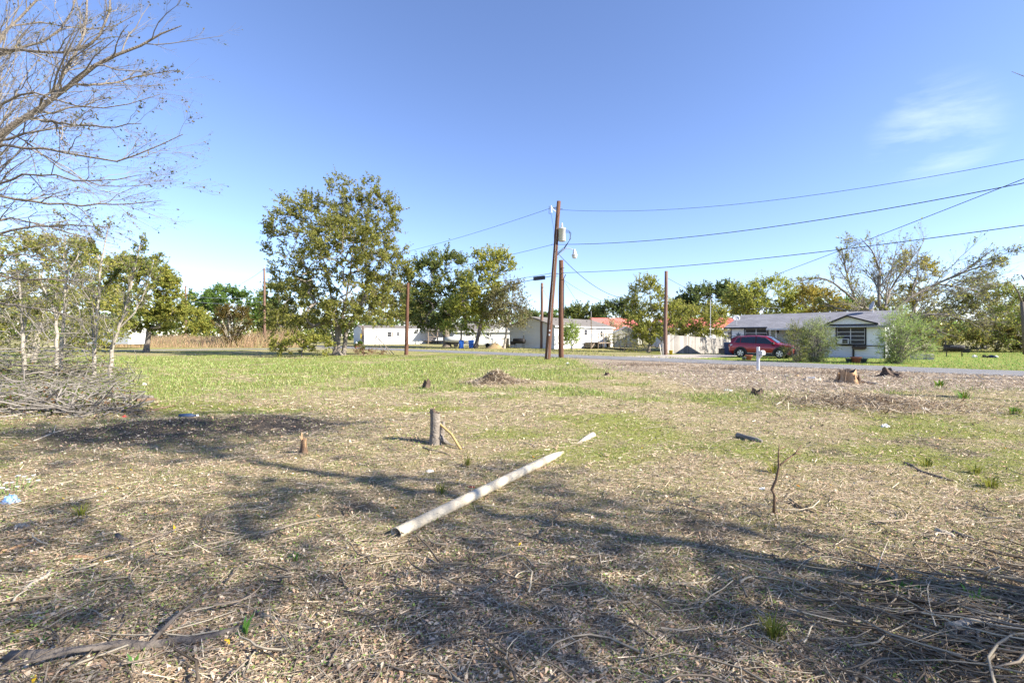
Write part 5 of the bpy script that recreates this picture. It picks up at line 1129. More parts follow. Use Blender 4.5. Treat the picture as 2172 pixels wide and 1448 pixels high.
# wood chips by the orange stump
for i, (px, py) in enumerate(((1672, 802), (1690, 801), (1706, 806), (1720, 804), (1735, 808), (1764, 806))):
    g0 = GPH(px, py); o = MB().add([(-.16, -.05, 0), (.15, -.06, .0), (.2, .05, .0), (-.12, .06, 0), (-.13, -.03, .06), (.12, -.04, .05), (.15, .03, .04), (-.1, .04, .07)], [(3, 2, 1, 0), (4, 5, 6, 7), (0, 1, 5, 4), (1, 2, 6, 5), (2, 3, 7, 6), (3, 0, 4, 7)]).jitter(.02, i).build('wood_chunk', ('twigpale', 'cutwood', 'twigpale', 'plastic_white', 'twigpale', 'rotwood')[i])
    o.location = g0; o.rotation_euler = (.1, .1, i * .9); tag(o, ('leftmost split wood chunk left of the orange stump', 'second wood chunk from the left before the road', 'third wood chunk from the left before the road', 'whitest wood chunk left of the orange stump', 'fifth wood chunk from the left before the road', 'dark wood chunk nearest the orange stump')[i], 'wood chunk', 'split wood chunks left of the orange stump')
# litter of plastic and stones
def crumple(label, px, py, sx, sy, sz, m, name, cat, seed, n=12, k=6):
    g0 = GPH(px, py); rr = random.Random(seed); vs = [(0, 0, sz)]
    for j in range(1, k + 1):
        for i in range(n):
            a = 2 * math.pi * i / n; q = j / k; vs.append((math.cos(a) * sx * q * rr.uniform(.82, 1.15), math.sin(a) * sy * q * rr.uniform(.82, 1.15), sz * max(0, 1 - q ** 2) * rr.uniform(.4, 1.25) - .012 * (j == k)))
    fs = [(0, 1 + i, 1 + (i + 1) % n) for i in range(n)] + [(1 + (j - 1) * n + i, 1 + j * n + i, 1 + j * n + (i + 1) % n, 1 + (j - 1) * n + (i + 1) % n) for j in range(1, k) for i in range(n)]
    o = MB().add(vs, fs).build(name, m); o.location = g0; return tag(o, label, cat)
crumple('crumpled light blue plastic bag at the left edge', 22, 1070, .085, .06, .07, 'plastic_blue', 'plastic_bag', 'plastic bag', 1)
crumple('pale grey flat rock below the blue plastic bag', 46, 1125, .06, .05, .03, 'stone', 'flat_rock', 'rock', 2)
crumple('white scrap on the ground left of the pipe', 912, 995, .06, .04, .02, 'plastic_white', 'paper_scrap', 'litter', 3)
crumple('white scrap at the foot of the bare sapling', 1618, 1033, .045, .03, .02, 'plastic_white', 'paper_scrap', 'litter', 4)
crumple('white scrap in the olive grass far right', 1878, 905, .08, .05, .05, 'plastic_white', 'paper_scrap', 'litter', 5)
crumple('pale scrap in the debris at the right of the mound', 1960, 872, .10, .06, .05, 'plastic_white', 'paper_scrap', 'litter', 6)
crumple('white scrap beside the brush pile on the green grass', 306, 818, .10, .06, .06, 'plastic_white', 'paper_scrap', 'litter', 7)
crumple('white crumpled scrap before the two poles', 1204, 771, .12, .08, .07, 'plastic_white', 'paper_scrap', 'litter', 8)
crumple('pale rag on the grass at the left of the debris mound', 1544, 826, .16, .10, .06, 'stone', 'rag', 'litter', 9)
crumple('red plastic scrap near the dark soil mound', 264, 886, .05, .04, .04, 'plasticred', 'plastic_scrap', 'litter', 10)
crumple('faded red leaf scrap left of the pipe middle', 998, 1030, .05, .02, .012, 'plasticred', 'plastic_scrap', 'litter', 11)
crumple('small bright red scrap right of the pipe', 1311, 1083, .017, .012, .012, 'plasticred', 'plastic_scrap', 'litter', 12)
bo = thing('plastic_bottle', 'dark blue bottle lying by the dark soil at left', 'bottle', GPH(398, 895, .045), .3)
nb = 12; prof = [(-.14, .02), (-.135, .045), (.05, .045), (.09, .03), (.11, .016), (.15, .016)]
MB().add([(x, r * math.cos(a), r * math.sin(a)) for x, r in prof for a in np.linspace(0, 2 * math.pi, nb, endpoint=False)], [(k * nb + i, k * nb + (i + 1) % nb, (k + 1) * nb + (i + 1) % nb, (k + 1) * nb + i) for k in range(5) for i in range(nb)] + [tuple(range(nb))]).build('bottle_body', 'darkblue', bo, True)
MB().tube([(.145, 0, 0), (.175, 0, 0)], .02, 10).build('cap', 'plastic_white', bo)

# ------------------------------------------------------------------ trees and shrubs
OLIVE = ((.225, .24, .055), (.275, .275, .065), (.18, .20, .05), (.33, .305, .08), (.15, .16, .042))
YEL = ((.37, .37, .075), (.31, .335, .075), (.44, .40, .095), (.24, .28, .06))
DARK = ((.12, .165, .058), (.15, .195, .066), (.09, .13, .048), (.20, .225, .075))
GREEN = ((.135, .23, .055), (.17, .27, .065), (.11, .185, .045), (.23, .30, .08))
LIME = ((.29, .40, .08), (.23, .34, .07), (.36, .43, .10))
TAN = ((.36, .26, .175), (.42, .32, .20), (.28, .255, .11), (.33, .31, .12))
FEATH = ((.24, .36, .09), (.31, .42, .12), (.19, .29, .07), (.37, .40, .17))

# the big many-stemmed tree on the lot
b = GPH(712, 753); Yt = b[1]
def tp_(px, py, d=0): return WP(px, py, Yt + d)
grow_tree('leafy_tree', 'tall olive green tree with several trunks standing on the lot', 'tree', b,
          lobes_px(Yt, (750, 415, 62, 36), (700, 470, 90, 60), (628, 470, 55, 55), (800, 480, 52, 75), (600, 520, 38, 40), (730, 555, 95, 55), (640, 585, 65, 42), (815, 560, 45, 60), (760, 620, 90, 40), (665, 655, 80, 40, -1), (600, 665, 40, 40), (810, 655, 45, 32, 1), (740, 500, 80, 60, 2), (720, 520, 90, 60, -3), (620, 690, 45, 26, -1), (680, 675, 50, 25, 2), (775, 672, 55, 26, -1), (735, 655, 60, 30, -2)),
          stems=[[b, tp_(716, 700), tp_(705, 640), tp_(690, 560), tp_(660, 490)], [b + np.array([.25, -.1, 0]), tp_(722, 690), tp_(735, 630, -.5), tp_(748, 540, -1), tp_(755, 450, -.5)],
                 [b + np.array([.6, .2, 0]), tp_(735, 700, .5), tp_(770, 640, 1), tp_(800, 575, 1.2), tp_(825, 520, 1)], [b + np.array([-.2, .3, 0]), tp_(690, 700, 1), tp_(650, 680, 1.5), tp_(610, 672, 1.5)], [b + np.array([.1, .4, 0]), tp_(700, 690, 1.4), tp_(672, 620, 2), tp_(640, 540, 2)]],
          n=860, tr=.27, tip=.013, ktw=8, tlen=.95, lpt=6, leaf=.10, cols=OLIVE, bark='barkgrey', seed=5, nodes_tw=.35)
# low suckers at its foot
g0 = GPH(640, 757); grow_tree('sucker_shrub', 'low straggly shrub at the left foot of the big tree', 'shrub', g0, lobes_px(g0[1], (635, 728, 40, 22), (600, 738, 28, 16), (680, 735, 28, 18)), stems=[[g0, g0 + np.array([0, 0, .4])]], n=90, tr=.05, tip=.01, ktw=5, tlen=.5, lpt=6, leaf=.085, cols=YEL + OLIVE, seed=6, up=.5)
g0 = GPH(772, 755); grow_tree('fallen_brush', 'small heap of red brown dead branches right of the big tree', 'brush', g0, lobes_px(g0[1], (775, 745, 26, 12), (800, 748, 25, 8)), stems=[[g0, g0 + np.array([0, 0, .2])]], n=40, tr=.05, tip=.012, ktw=4, tlen=.5, lpt=2, leaf=.08, cols=((.2, .1, .06), (.14, .08, .05)), bark='barkbrown', seed=7)
g0 = GPH(762, 751); grow_tree('green_sprout', 'single bright green leafy sprout right of the big tree trunk', 'plant', g0, lobes_px(g0[1], (762, 736, 9, 10)), stems=[[g0, g0 + np.array([0, 0, .3])]], n=14, tr=.02, tip=.006, ktw=4, tlen=.3, lpt=7, leaf=.08, cols=LIME, seed=8)
g0 = GPH(822, 752); stk_ = thing('bent_branch', 'bare bent branches leaning by the right side of the big tree', 'branch', g0)
for pts_ in ([(832, 757), (815, 730), (798, 712), (778, 708)], [(826, 753), (808, 735), (785, 700), (768, 695)], [(842, 758), (825, 740), (802, 718)], [(795, 735), (798, 715), (800, 690)]):
    MB().tube([WP(x, y, g0[1]) - g0 - np.array([0, 0, .02]) for x, y in pts_], [.035, .03, .025, .015][:len(pts_)], 6).build('limb', 'barkgrey', stk_, True)

def simple(label, px, py, lobes, Y=None, n=130, tr=.2, leaf=.13, ktw=6, lpt=7, tlen=1.0, cols=OLIVE, bark='barkgrey', seed=1, name='leafy_tree', cat='tree', tip=.016, **kw):
    Y = Y or GP(px, py)[1]; b = np.array([(px - CXP) / FPX * Y, Y, Hs((px - CXP) / FPX * Y, Y)])
    if Y > 58 and lpt >= 3: tlen *= 1.35; lpt *= 1.25; ktw += 1
    return grow_tree(name, label, cat, b, lobes_px(Y, *lobes), n=n, tr=tr, leaf=leaf, ktw=ktw, lpt=lpt, tlen=tlen, cols=cols, bark=bark, seed=seed, tip=tip, **kw)
# middle distance, left to right
simple('large dark oak with leaning trunk behind the blue bins', 948, 735.6, ((905, 590, 40, 45), (945, 570, 45, 38), (900, 645, 42, 40), (950, 640, 48, 42), (985, 625, 40, 45), (925, 680, 50, 18)), n=330, tr=.5, cols=DARK + OLIVE[:2], bark='barkdark', seed=21, leaf=.15, tlen=1.1, lpt=9)
simple('yellow green tree with high round head above the blue bins', 1008, 738.5, ((1040, 560, 40, 32), (1020, 605, 42, 40), (1000, 650, 38, 38), (1045, 640, 25, 35), (1075, 575, 14, 18)), n=230, tr=.24, cols=YEL, bark='barkdark', seed=22, leaf=.13)
simple('bright lime leaved tree between the oak and the yellow green tree', 975, 737.5, ((980, 655, 32, 26), (1000, 690, 30, 10), (960, 690, 18, 10)), n=70, tr=.12, cols=LIME + YEL, seed=23, leaf=.12)
simple('grey brown crepe tree with bare reddish trunk beside the manufactured home', 1069, 739.6, ((1078, 640, 36, 32), (1060, 665, 30, 30), (1092, 665, 24, 28), (1085, 615, 24, 14)), n=200, tr=.15, cols=((.22, .20, .11), (.27, .24, .145), (.16, .145, .08), (.25, .25, .085)), bark='barkpale', seed=24, leaf=.10, lpt=5, upright=.3)
simple('tan and olive tree behind the mobile home left end', 790, 728, ((790, 650, 45, 35), (845, 650, 40, 45), (815, 620, 40, 30), (870, 670, 25, 25)), Y=104, n=200, tr=.3, cols=TAN + OLIVE, seed=25, leaf=.2, tlen=1.4)
simple('dark tree behind the mobile home roof', 905, 728, ((890, 660, 40, 32), (935, 665, 35, 25)), Y=112, n=120, tr=.35, cols=DARK, bark='barkdark', seed=26, leaf=.2, tlen=1.4)
simple('dense olive tree left of the big tree behind the far pole', 608, 735, ((590, 650, 30, 50), (630, 640, 40, 45), (600, 695, 40, 28), (650, 690, 40, 30), (575, 690, 20, 30)), Y=76, n=230, tr=.25, cols=OLIVE + DARK[:2], seed=27, leaf=.16, tlen=1.1, lpt=8)
simple('wide evergreen tree on the far left horizon', 470, 722, ((430, 650, 42, 30), (480, 645, 45, 34), (530, 648, 42, 32), (560, 660, 40, 30)), Y=150, n=260, tr=.5, cols=GREEN, bark='barkdark', seed=28, leaf=.30, tlen=1.8, lpt=9)
simple('pale yellow green bush before the far evergreen', 405, 718, ((400, 680, 34, 26), (425, 690, 22, 16)), Y=82, n=130, tr=.12, cols=YEL, seed=29, leaf=.14, name='round_bush', cat='bush')
fb0 = np.array([(493 - CXP) / FPX * 66, 66.0, 0]); rr = np.random.default_rng(30)
st_ = [[fb0 + np.array([rr.uniform(-.5, .5), rr.uniform(-.4, .4), 0]), WP(493 + 34 * math.sin(a) * .55, 700, 66 + rr.uniform(-1, 1)), WP(493 + 40 * math.sin(a), 690 - 28 * math.cos(a), 66 + rr.uniform(-1.5, 1.5))] for a in np.linspace(-1.35, 1.35, 34)]
grow_tree('fan_bush', 'fan shaped bush of bare upright stems with a rust brown top', 'bush', fb0, [(WP(493, 662, 66), np.array([2.5, 1.2, .8]))], stems=st_, n=120, tr=.06, tip=.022, ktw=5, tlen=.7, lpt=5, leaf=.10, cols=((.20, .14, .035), (.16, .125, .04), (.13, .125, .05)), bark='twigpale', seed=30, ground=False)
# left foreground thicket background
simple('rounded yellow green tree standing behind the pale saplings', 310, 748, ((310, 600, 45, 55), (345, 630, 30, 50), (270, 580, 35, 40), (310, 670, 55, 35), (360, 665, 18, 20)), Y=46, n=330, tr=.22, cols=YEL + OLIVE[:3], seed=31, leaf=.13, tlen=.9, lpt=8)
simple('tall thin leaved tree at the left edge behind the thicket', 60, 760, ((60, 560, 80, 60), (120, 540, 60, 45), (30, 640, 70, 50), (110, 640, 60, 50), (180, 590, 60, 60), (220, 650, 40, 45)), Y=34, n=380, tr=.2, cols=YEL + TAN[2:], bark='barkpale', seed=32, leaf=.10, tlen=.9, lpt=5)
simple('bushy undergrowth of olive leaves at the left edge', 70, 770, ((40, 700, 60, 45), (120, 700, 60, 45), (10, 650, 40, 45), (200, 715, 50, 32), (90, 640, 60, 40)), Y=27, n=330, tr=.1, cols=OLIVE + YEL, bark='barkpale', seed=33, leaf=.07, tlen=.8, lpt=5, name='leafy_thicket', cat='thicket')
simple('grey leaved tree peeping between the two nearest saplings', 225, 745, ((230, 660, 30, 40), (190, 640, 30, 40)), Y=60, n=120, tr=.15, cols=DARK + ((.1, .11, .09),), seed=34, leaf=.13)
# right half
simple('upright yellow green tree behind the bare pole at the fence', 1375, 746, ((1375, 640, 30, 55), (1350, 690, 25, 40), (1405, 680, 28, 50), (1380, 715, 38, 28), (1430, 670, 22, 30), (1345, 640, 14, 30)), Y=47, n=330, tr=.14, cols=YEL + OLIVE[:2], seed=41, leaf=.095, tlen=.8, lpt=7, upright=.8, up=1.2)
simple('round yellow green bush rising over the plank fence', 1490, 735, ((1480, 680, 40, 28), (1515, 675, 24, 25), (1500, 705, 45, 15), (1450, 690, 20, 25)), Y=55, n=200, tr=.12, cols=YEL + OLIVE[:2], seed=42, leaf=.10, name='round_bush', cat='bush')
simple('dark oak rising left of the house roof', 1510, 730, ((1490, 640, 45, 26), (1540, 630, 40, 22), (1570, 650, 30, 22), (1460, 655, 30, 20)), Y=80, n=230, tr=.4, cols=DARK, bark='barkdark', seed=43, leaf=.17, tlen=1.2, lpt=9)
simple('soft yellow green willow like tree behind the house roof', 1625, 735, ((1590, 635, 45, 30), (1640, 625, 50, 30), (1690, 640, 45, 30), (1640, 660, 80, 16)), Y=66, n=330, tr=.3, cols=((.36, .39, .085), (.30, .34, .075), (.42, .42, .12)), seed=44, leaf=.11, tlen=1.1, lpt=10, up=-.2)
simple('rusty olive tree behind the right half of the roof', 1745, 735, ((1735, 640, 30, 25), (1755, 655, 28, 20), (1710, 630, 18, 20)), Y=60, n=110, tr=.2, cols=((.36, .28, .06), (.28, .25, .06)), seed=45, leaf=.11)
simple('small green tree behind the roof under the bare limbs', 1785, 735, ((1785, 655, 28, 16), (1815, 650, 18, 14)), Y=64, n=80, tr=.15, cols=GREEN, seed=46, leaf=.12)
simple('far dark tree above the manufactured home roof', 1240, 726, ((1225, 668, 26, 14), (1255, 668, 24, 16)), Y=110, n=120, tr=.4, cols=DARK + OLIVE[:2], bark='barkdark', seed=47, leaf=.22, tlen=1.4)
simple('darkest tree above the red roof', 1305, 728, ((1295, 665, 22, 20), (1325, 660, 22, 18), (1315, 685, 30, 14)), Y=104, n=120, tr=.4, cols=DARK, bark='barkdark', seed=48, leaf=.22, tlen=1.3)
simple('tiny far tree peeping left of the manufactured home ridge', 1135, 726, ((1133, 672, 13, 7), (1160, 676, 14, 5)), Y=130, n=40, tr=.2, cols=DARK, seed=49, leaf=.26, tlen=1.2)
simple('grey leafless bush by the corner of the manufactured home', 1298, 735, ((1295, 695, 20, 14), (1310, 700, 22, 12)), Y=78, n=70, tr=.1, lpt=1, sub=2, cols=TAN, seed=50, bark='twigpale', name='bare_bush', cat='bush')
simple('bright green willow bush before the manufactured home wall', 1213, 739, ((1213, 708, 15, 20), (1208, 725, 14, 12)), Y=57, n=80, tr=.06, cols=LIME, seed=51, leaf=.075, lpt=7, up=.8, name='willow_bush', cat='bush')
simple('sparse dark twiggy bush before the shed doors', 1320, 744, ((1310, 722, 18, 12), (1345, 718, 22, 16), (1335, 732, 30, 9)), Y=52, n=110, tr=.06, lpt=1.5, sub=2, cols=OLIVE, leaf=.07, seed=52, bark='barkdark', tip=.010, name='twiggy_bush', cat='bush')
# feathery shrubs before the house
def feather(label, px, py, spec, seed, cols=FEATH, n=46):
    b = GPH(px, py); g = np.random.default_rng(seed); stems = []
    for cx_, cy_, rx_, ry_ in spec:
        for i in range(n):
            a = g.uniform(-1, 1); q = g.uniform(.45, 1); tipp = WP(cx_ + rx_ * a, cy_ - ry_ * (1 - a * a * .85) * q, b[1] + g.uniform(-1, 1) * rx_ * b[1] / FPX * .8)
            s0 = b + np.array([g.uniform(-.25, .25), g.uniform(-.2, .2), 0]); midp = s0 * .55 + tipp * .45; midp[2] = s0[2] * .4 + tipp[2] * .6; stems.append([s0, midp, tipp])
    lob = [(WP(c[0], c[1] - c[3] * .45, b[1]), np.array([c[2] * .9, c[2] * .8, c[3] * .5]) * b[1] / FPX) for c in spec]
    return grow_tree('feathery_shrub', label, 'shrub', b, lob, stems=stems, n=90, tr=.03, tip=.006, ktw=4, tlen=.6, lpt=4, leaf=.075, cols=cols, bark='twig', seed=seed, up=.5, nodes_tw=.5, step=.3, ground=False, align=True, aspect=.14)
feather('large feathery light green shrub at the right corner of the house', 1902, 770.5, ((1924, 760, 58, 104), (1906, 742, 36, 88)), 61)
feather('feathery grey green shrub before the middle of the house', 1727, 767.5, ((1738, 754, 28, 78), (1724, 752, 28, 66)), 62, ((.22, .29, .10), (.29, .32, .15), (.17, .22, .07)))
feather('small olive green shrub at the front bumper of the red car', 1692, 768.0, ((1684, 756, 17, 64),), 63, ((.12, .16, .04), (.18, .2, .05), (.23, .23, .07)), 30)
# big bare limbed tree behind the house
Yb = 45.0; b = np.array([(1880 - CXP) / FPX * Yb, Yb, 0])
def bp_(px, py, d=0): return WP(px, py, Yb + d)
hub = bp_(1870, 668)
bare_tree('bare_tree', 'huge spreading nearly leafless tree behind the right end of the house', b,
          [([b, bp_(1878, 715), bp_(1872, 690), hub + np.array([0, 0, .3])], .34, .22), ([hub, bp_(1840, 655), bp_(1810, 635, -.5), bp_(1770, 600, -1), bp_(1730, 585, -1), bp_(1695, 598, -1)], .15, .025), ([hub, bp_(1862, 620, .5), bp_(1868, 575, 1), bp_(1850, 530, 1.2), bp_(1825, 505, 1)], .15, .025),
           ([bp_(1876, 700), bp_(1930, 672, -1), bp_(1985, 664, -1.5), bp_(2040, 674, -2), bp_(2085, 700, -2)], .15, .03), ([bp_(1873, 680), bp_(1930, 630, 0), bp_(1990, 600, .5), bp_(2050, 575, .5), bp_(2105, 530, .5)], .15, .025), ([hub, bp_(1890, 610, 1.5), bp_(1925, 560, 2), bp_(1955, 520, 2)], .13, .025),
           ([bp_(1815, 638, -.5), bp_(1795, 580, 0), bp_(1785, 525, 0)], .12, .03), ([bp_(1930, 672, -1), bp_(1980, 700, -3), bp_(2030, 715, -4)], .11, .03), ([bp_(1985, 602, .5), bp_(2040, 610, 2), bp_(2100, 620, 2)], .1, .03), ([bp_(1850, 660), bp_(1790, 660, 2), bp_(1740, 640, 3)], .12, .03), ([bp_(1990, 600, .5), bp_(2060, 570, -.5), bp_(2145, 548, -1)], .1, .02)],
          [(13, .34, .75, .12, 7), (8, .42, .7, .05, 5), (6, .45, .7, .05, 3)], 71, leaf=.10, nleaf=.8, cols=OLIVE + YEL, rmin=.007)
simple('grey olive tree filling the gap behind the bare tree trunk', 1900, 745, ((1880, 660, 50, 35), (1940, 670, 45, 40), (1840, 665, 40, 22), (1985, 690, 35, 35)), Y=57, n=190, tr=.2, cols=((.25, .25, .10), (.31, .29, .13), (.20, .22, .08), (.30, .27, .09)), bark='twig', seed=76, leaf=.11, lpt=3.5, sub=1, tlen=1.0)
simple('tall weak olive tree showing through the bare tree limbs', 1935, 745, ((1925, 560, 22, 22), (1955, 580, 28, 25), (1940, 620, 30, 30)), Y=52, n=120, tr=.2, cols=((.37, .31, .06), (.30, .28, .06)), seed=72, leaf=.10, lpt=6)
simple('dome shaped greyish tree at the far right edge', 2085, 748, ((2080, 630, 50, 45), (2110, 660, 45, 50), (2050, 665, 35, 40), (2130, 690, 35, 40)), Y=56, n=330, tr=.25, cols=((.27, .26, .10), (.34, .32, .13), (.25, .31, .08), (.24, .21, .12)), bark='twig', seed=73, leaf=.11, lpt=3.5, sub=1, tlen=1.0)
simple('brushy olive thicket along the back of the right lawn', 2050, 752, ((1990, 725, 40, 24), (2050, 725, 45, 22), (2110, 722, 45, 26), (2160, 715, 40, 35), (1965, 705, 25, 35)), Y=47, n=330, tr=.1, cols=OLIVE + ((.2, .13, .05),), bark='twig', seed=74, leaf=.09, lpt=4, sub=1, tlen=.8, name='leafy_thicket', cat='thicket')
simple('yellow green sapling thicket cut by the right picture edge', 2180, 752, ((2165, 650, 30, 40), (2185, 700, 40, 45)), Y=45, n=150, tr=.1, cols=LIME + OLIVE, bark='twig', seed=75, leaf=.09, lpt=3, sub=1, name='leafy_thicket', cat='thicket')
dt = thing('dead_trunk', 'dark broken dead trunk at the far right edge', 'tree', np.array([(2176 - CXP) / FPX * 40, 40, 0]))
dt0 = np.array(dt.location)
for pts_, rs_ in (([(2176, 751), (2172, 690), (2168, 640)], (.2, .16, .13)), ([(2169, 645), (2160, 620), (2150, 605)], (.08, .06, .03)), ([(2170, 650), (2178, 600), (2166, 583)], (.1, .08, .04))):
    MB().tube([WP(x, y, 40) - dt0 for x, y in pts_], list(rs_), 9).build('limb', 'barkdark', dt, True)

# far belt of woods that reads as one mass on the horizon
g = np.random.default_rng(77); N = 36000; ax = g.uniform(-330, 330, N); yy = 185 + g.normal(0, 9, N) + .05 * np.abs(ax); top = 5.5 + 10.5 * fbm(ax * .055, 0 * ax + 2.2, 5, 3) * (.55 + .6 * fbm(ax * .013, 0 * ax + .7, 15, 2))
zz = top * (1 - g.random(N) ** 1.2 * .98) + g.normal(0, .25, N); C_ = np.stack([ax, yy, np.maximum(zz, .3)], 1)
V, F = leaf_arrays(C_, .75, g, .6, .7); o = np_mesh('far_woods', V, F, 'leaf', None, palette(g, N, DARK + OLIVE[:3] + GREEN[:2], .3)); kind(o, 'stuff'); tag(o, 'far belt of dark green woods along the horizon', 'woods')

# ---- left foreground: overhanging bare tree, pale saplings, brush pile
Yo = 9.6; b = np.array([-12.4, 9.9, Hs(-12.4, 9.9)])
def op(px, py, d=0): return WP(px, py, Yo + d)
fork = np.array([-12.0, 9.8, 3.2])
bare_tree('bare_tree', 'bare branching tree hanging over the upper left corner', b,
          [([b, np.array([-12.3, 9.8, 1.6]), fork], .17, .12), ([fork, op(-60, 320), op(0, 278), op(60, 250), op(110, 205), op(170, 165), op(230, 125), op(300, 92), op(385, 55)], .085, .008), ([fork, op(-70, 200, .5), op(0, 105, .6), op(60, 100, .7), op(110, 75, .7), op(150, 45, .8), op(165, -20, .8)], .05, .012),
           ([fork, op(-60, 330, -.6), op(0, 305, -.8), op(80, 312, -.9), op(160, 322, -1), op(250, 345, -1), op(320, 318, -1), op(388, 285, -1)], .04, .006), ([fork, op(-50, 420, .3), op(0, 412, .3), op(90, 432, .4), op(180, 435, .4), op(260, 432, .4), op(345, 425, .4)], .04, .006),
           ([fork, op(-50, 520, -.5), op(0, 494, -.6), op(60, 480, -.6), op(150, 476, -.6), op(240, 482, -.6)], .04, .006), ([fork, op(-50, 560, .8), op(0, 585, .8), op(60, 594, .8), op(130, 590, .8), op(215, 622, .8)], .035, .006), ([op(110, 205), op(170, 100, .3), op(185, 30, .3), op(186, -40, .3)], .03, .012),
           ([op(0, 105, .6), op(90, 108, 0), op(160, 112, 0), op(205, 85, 0), op(232, 30, 0), op(236, -30, 0)], .035, .012), ([op(150, 180, 0), op(230, 180, .6), op(300, 160, .8), op(370, 150, .8)], .025, .006), ([op(60, 252), op(140, 262, -1), op(220, 270, -1.5), op(300, 262, -1.6)], .03, .006), ([fork, op(-40, 130, 1.2), op(60, 20, 1.6), op(140, -60, 1.6)], .05, .015),
           ([fork, op(-30, 250, 1), op(60, 300, 1.4), op(150, 380, 1.6), op(240, 400, 1.6), op(330, 390, 1.5)], .03, .005), ([fork, op(-30, 640, .3), op(50, 650, .3), op(120, 660, .2), op(200, 690, .1)], .03, .006), ([fork, op(-40, 0, .3), op(60, -60, .3), op(200, -60, .4)], .05, .015), ([fork, op(-20, 380, -1.2), op(80, 370, -1.6), op(190, 385, -2), op(300, 370, -2)], .03, .005), ([fork, op(-20, 460, 1.5), op(80, 470, 2), op(170, 500, 2.2), op(250, 520, 2.2)], .03, .005), ([fork, op(-20, 220, -1), op(70, 190, -1.4), op(160, 230, -1.6), op(260, 225, -1.6), op(340, 200, -1.5)], .03, .005), ([fork, op(-20, 60, 1), op(90, 40, 1.4), op(200, 70, 1.5), op(290, 30, 1.5)], .04, .006), ([fork, op(0, 540, .2), op(70, 540, .2), op(140, 560, .2)], .025, .006)],
          [(13, .26, .65, .06, 6), (6, .42, .62, .04, 4), (6, .48, .7, .04, 3)], 81, leaf=.026, nleaf=.35, rmin=.0014, cols=((.13, .13, .055), (.2, .16, .06), (.07, .09, .035)))
Ys = 17.5
def sp2(x, y, d=0): return WP(x / 3.619, 380 + y / 3.619, Ys + d)
SAPS = (('pale trunked sapling nearest the green lawn, leaning right', [(845, 1440), (850, 1340), (870, 1250), (940, 1080), (1000, 850), (1040, 640)], [[(900, 1150), (1020, 1050), (1100, 900), (1150, 750), (1180, 620)], [(1000, 850), (1060, 560), (1100, 420)]], 0),
        ('pale straight sapling before the white trailer', [(722, 1440), (725, 1250), (740, 1060), (765, 850), (765, 640), (805, 480), (830, 380)], [[(765, 620), (720, 540), (700, 480)], [(765, 850), (870, 780), (920, 700)]], .8),
        ('pale crooked sapling left of the white trailer', [(470, 1440), (475, 1200), (500, 1060), (490, 960), (515, 720), (480, 600), (500, 430)], [[(510, 720), (600, 600), (620, 500)]], 1.6),
        ('pale leaning sapling forking low in the left thicket', [(430, 1440), (438, 1060), (400, 960), (320, 830), (300, 700)], [[(438, 1060), (425, 900), (430, 800)]], .3),
        ('leftmost pale sapling in the thicket', [(185, 1440), (185, 1300), (178, 1100), (155, 900), (140, 780), (120, 600)], [], 1.0))
for i, (lb_, main, brs, d) in enumerate(SAPS):
    st_ = [[sp2(x, y, d) for x, y in main]]; st_[0][0][2] = 0.0; b = st_[0][0].copy()
    st_ += [[sp2(x, y, d) for x, y in q] for q in brs]
    bare_tree('pale_sapling', lb_, b, [(st_[0], .075, .012)] + [(q, .035, .008) for q in st_[1:]], [(11, .24, .7, .25, 6), (5, .42, .65, .15, 5), (4, .5, .7, .1, 4)], 90 + i, 'barkpale', 'twig', .055, 2.2, ((.22, .27, .07), (.33, .32, .08), (.16, .19, .05)), 14, 'pale trunked saplings at the left', 'sapling', .003)
# tangled low branches above and in the brush pile (nobody could count them)
g = np.random.default_rng(101); N = 1150; cx_ = g.uniform(-30, 300, N); cyb = 868 - 175 * g.random(N) ** 1.8; Yk = np.clip(1544 / np.maximum(cyb + 25 - HOR, 30), 9.2, 15)
P0 = np.stack([(cx_ - CXP) / FPX * Yk, Yk, np.maximum(.03, CAMZ + (HOR - cyb) / FPX * Yk) * g.uniform(.2, 1.0, N)], 1)
ang = g.normal(0, .9, N) + np.where(g.random(N) < .5, 0, np.pi); Ln = g.uniform(.5, 2.0, N)
D = np.stack([np.cos(ang), np.sin(ang) * .7, g.normal(0, .22, N)], 1); s = np.linspace(-.5, .5, 6); cv = g.normal(size=(N, 3)) * .16
P = P0[:, None] + D[:, None] * (Ln[:, None] * s)[..., None] + cv[:, None] * (s ** 2 * Ln[:, None] * 2)[..., None]
fl_ = H(P[..., 0].ravel(), P[..., 1].ravel()).reshape(P.shape[:2]) + .01; P[..., 2] = np.maximum(P[..., 2], fl_)
keep = (P[:, :, 0] / P[:, :, 1]).max(1) < (340 - 130 * np.clip(P[..., 2].mean(1), 0, 1.4) * g.uniform(.3, 1.2, N) - CXP) / FPX; P = P[keep]; N = len(P)
R = .003 + .022 * g.random((N, 1)) ** 3 * np.linspace(1, .4, 6)[None]
V, F = tube_arrays(P, R, 4); bp0 = np_mesh('brush_pile', V, F, 'twig', None, None, True); kind(bp0, 'stuff'); tag(bp0, 'tangled pile of dead grey branches at the left', 'brush pile')
Lp = P[:, 3][g.random(N) < .8] + g.normal(size=(int((g.random(1)[0] >= 0) and 1), 3)) * 0; Lp = np.repeat(Lp, 3, 0) + g.normal(size=(len(Lp) * 3, 3)) * .15; Lp[:, 2] = np.maximum(Lp[:, 2], H(Lp[:, 0], Lp[:, 1]) + .02)
V, F = leaf_arrays(Lp, .035, g); o = np_mesh('brush_leaves', V, F, 'leaf', None, palette(g, len(Lp), ((.10, .15, .03), (.15, .15, .04), (.2, .11, .05), (.08, .1, .03)))); kind(o, 'stuff'); tag(o, 'scattered leaves caught in the left brush pile', 'leaves')

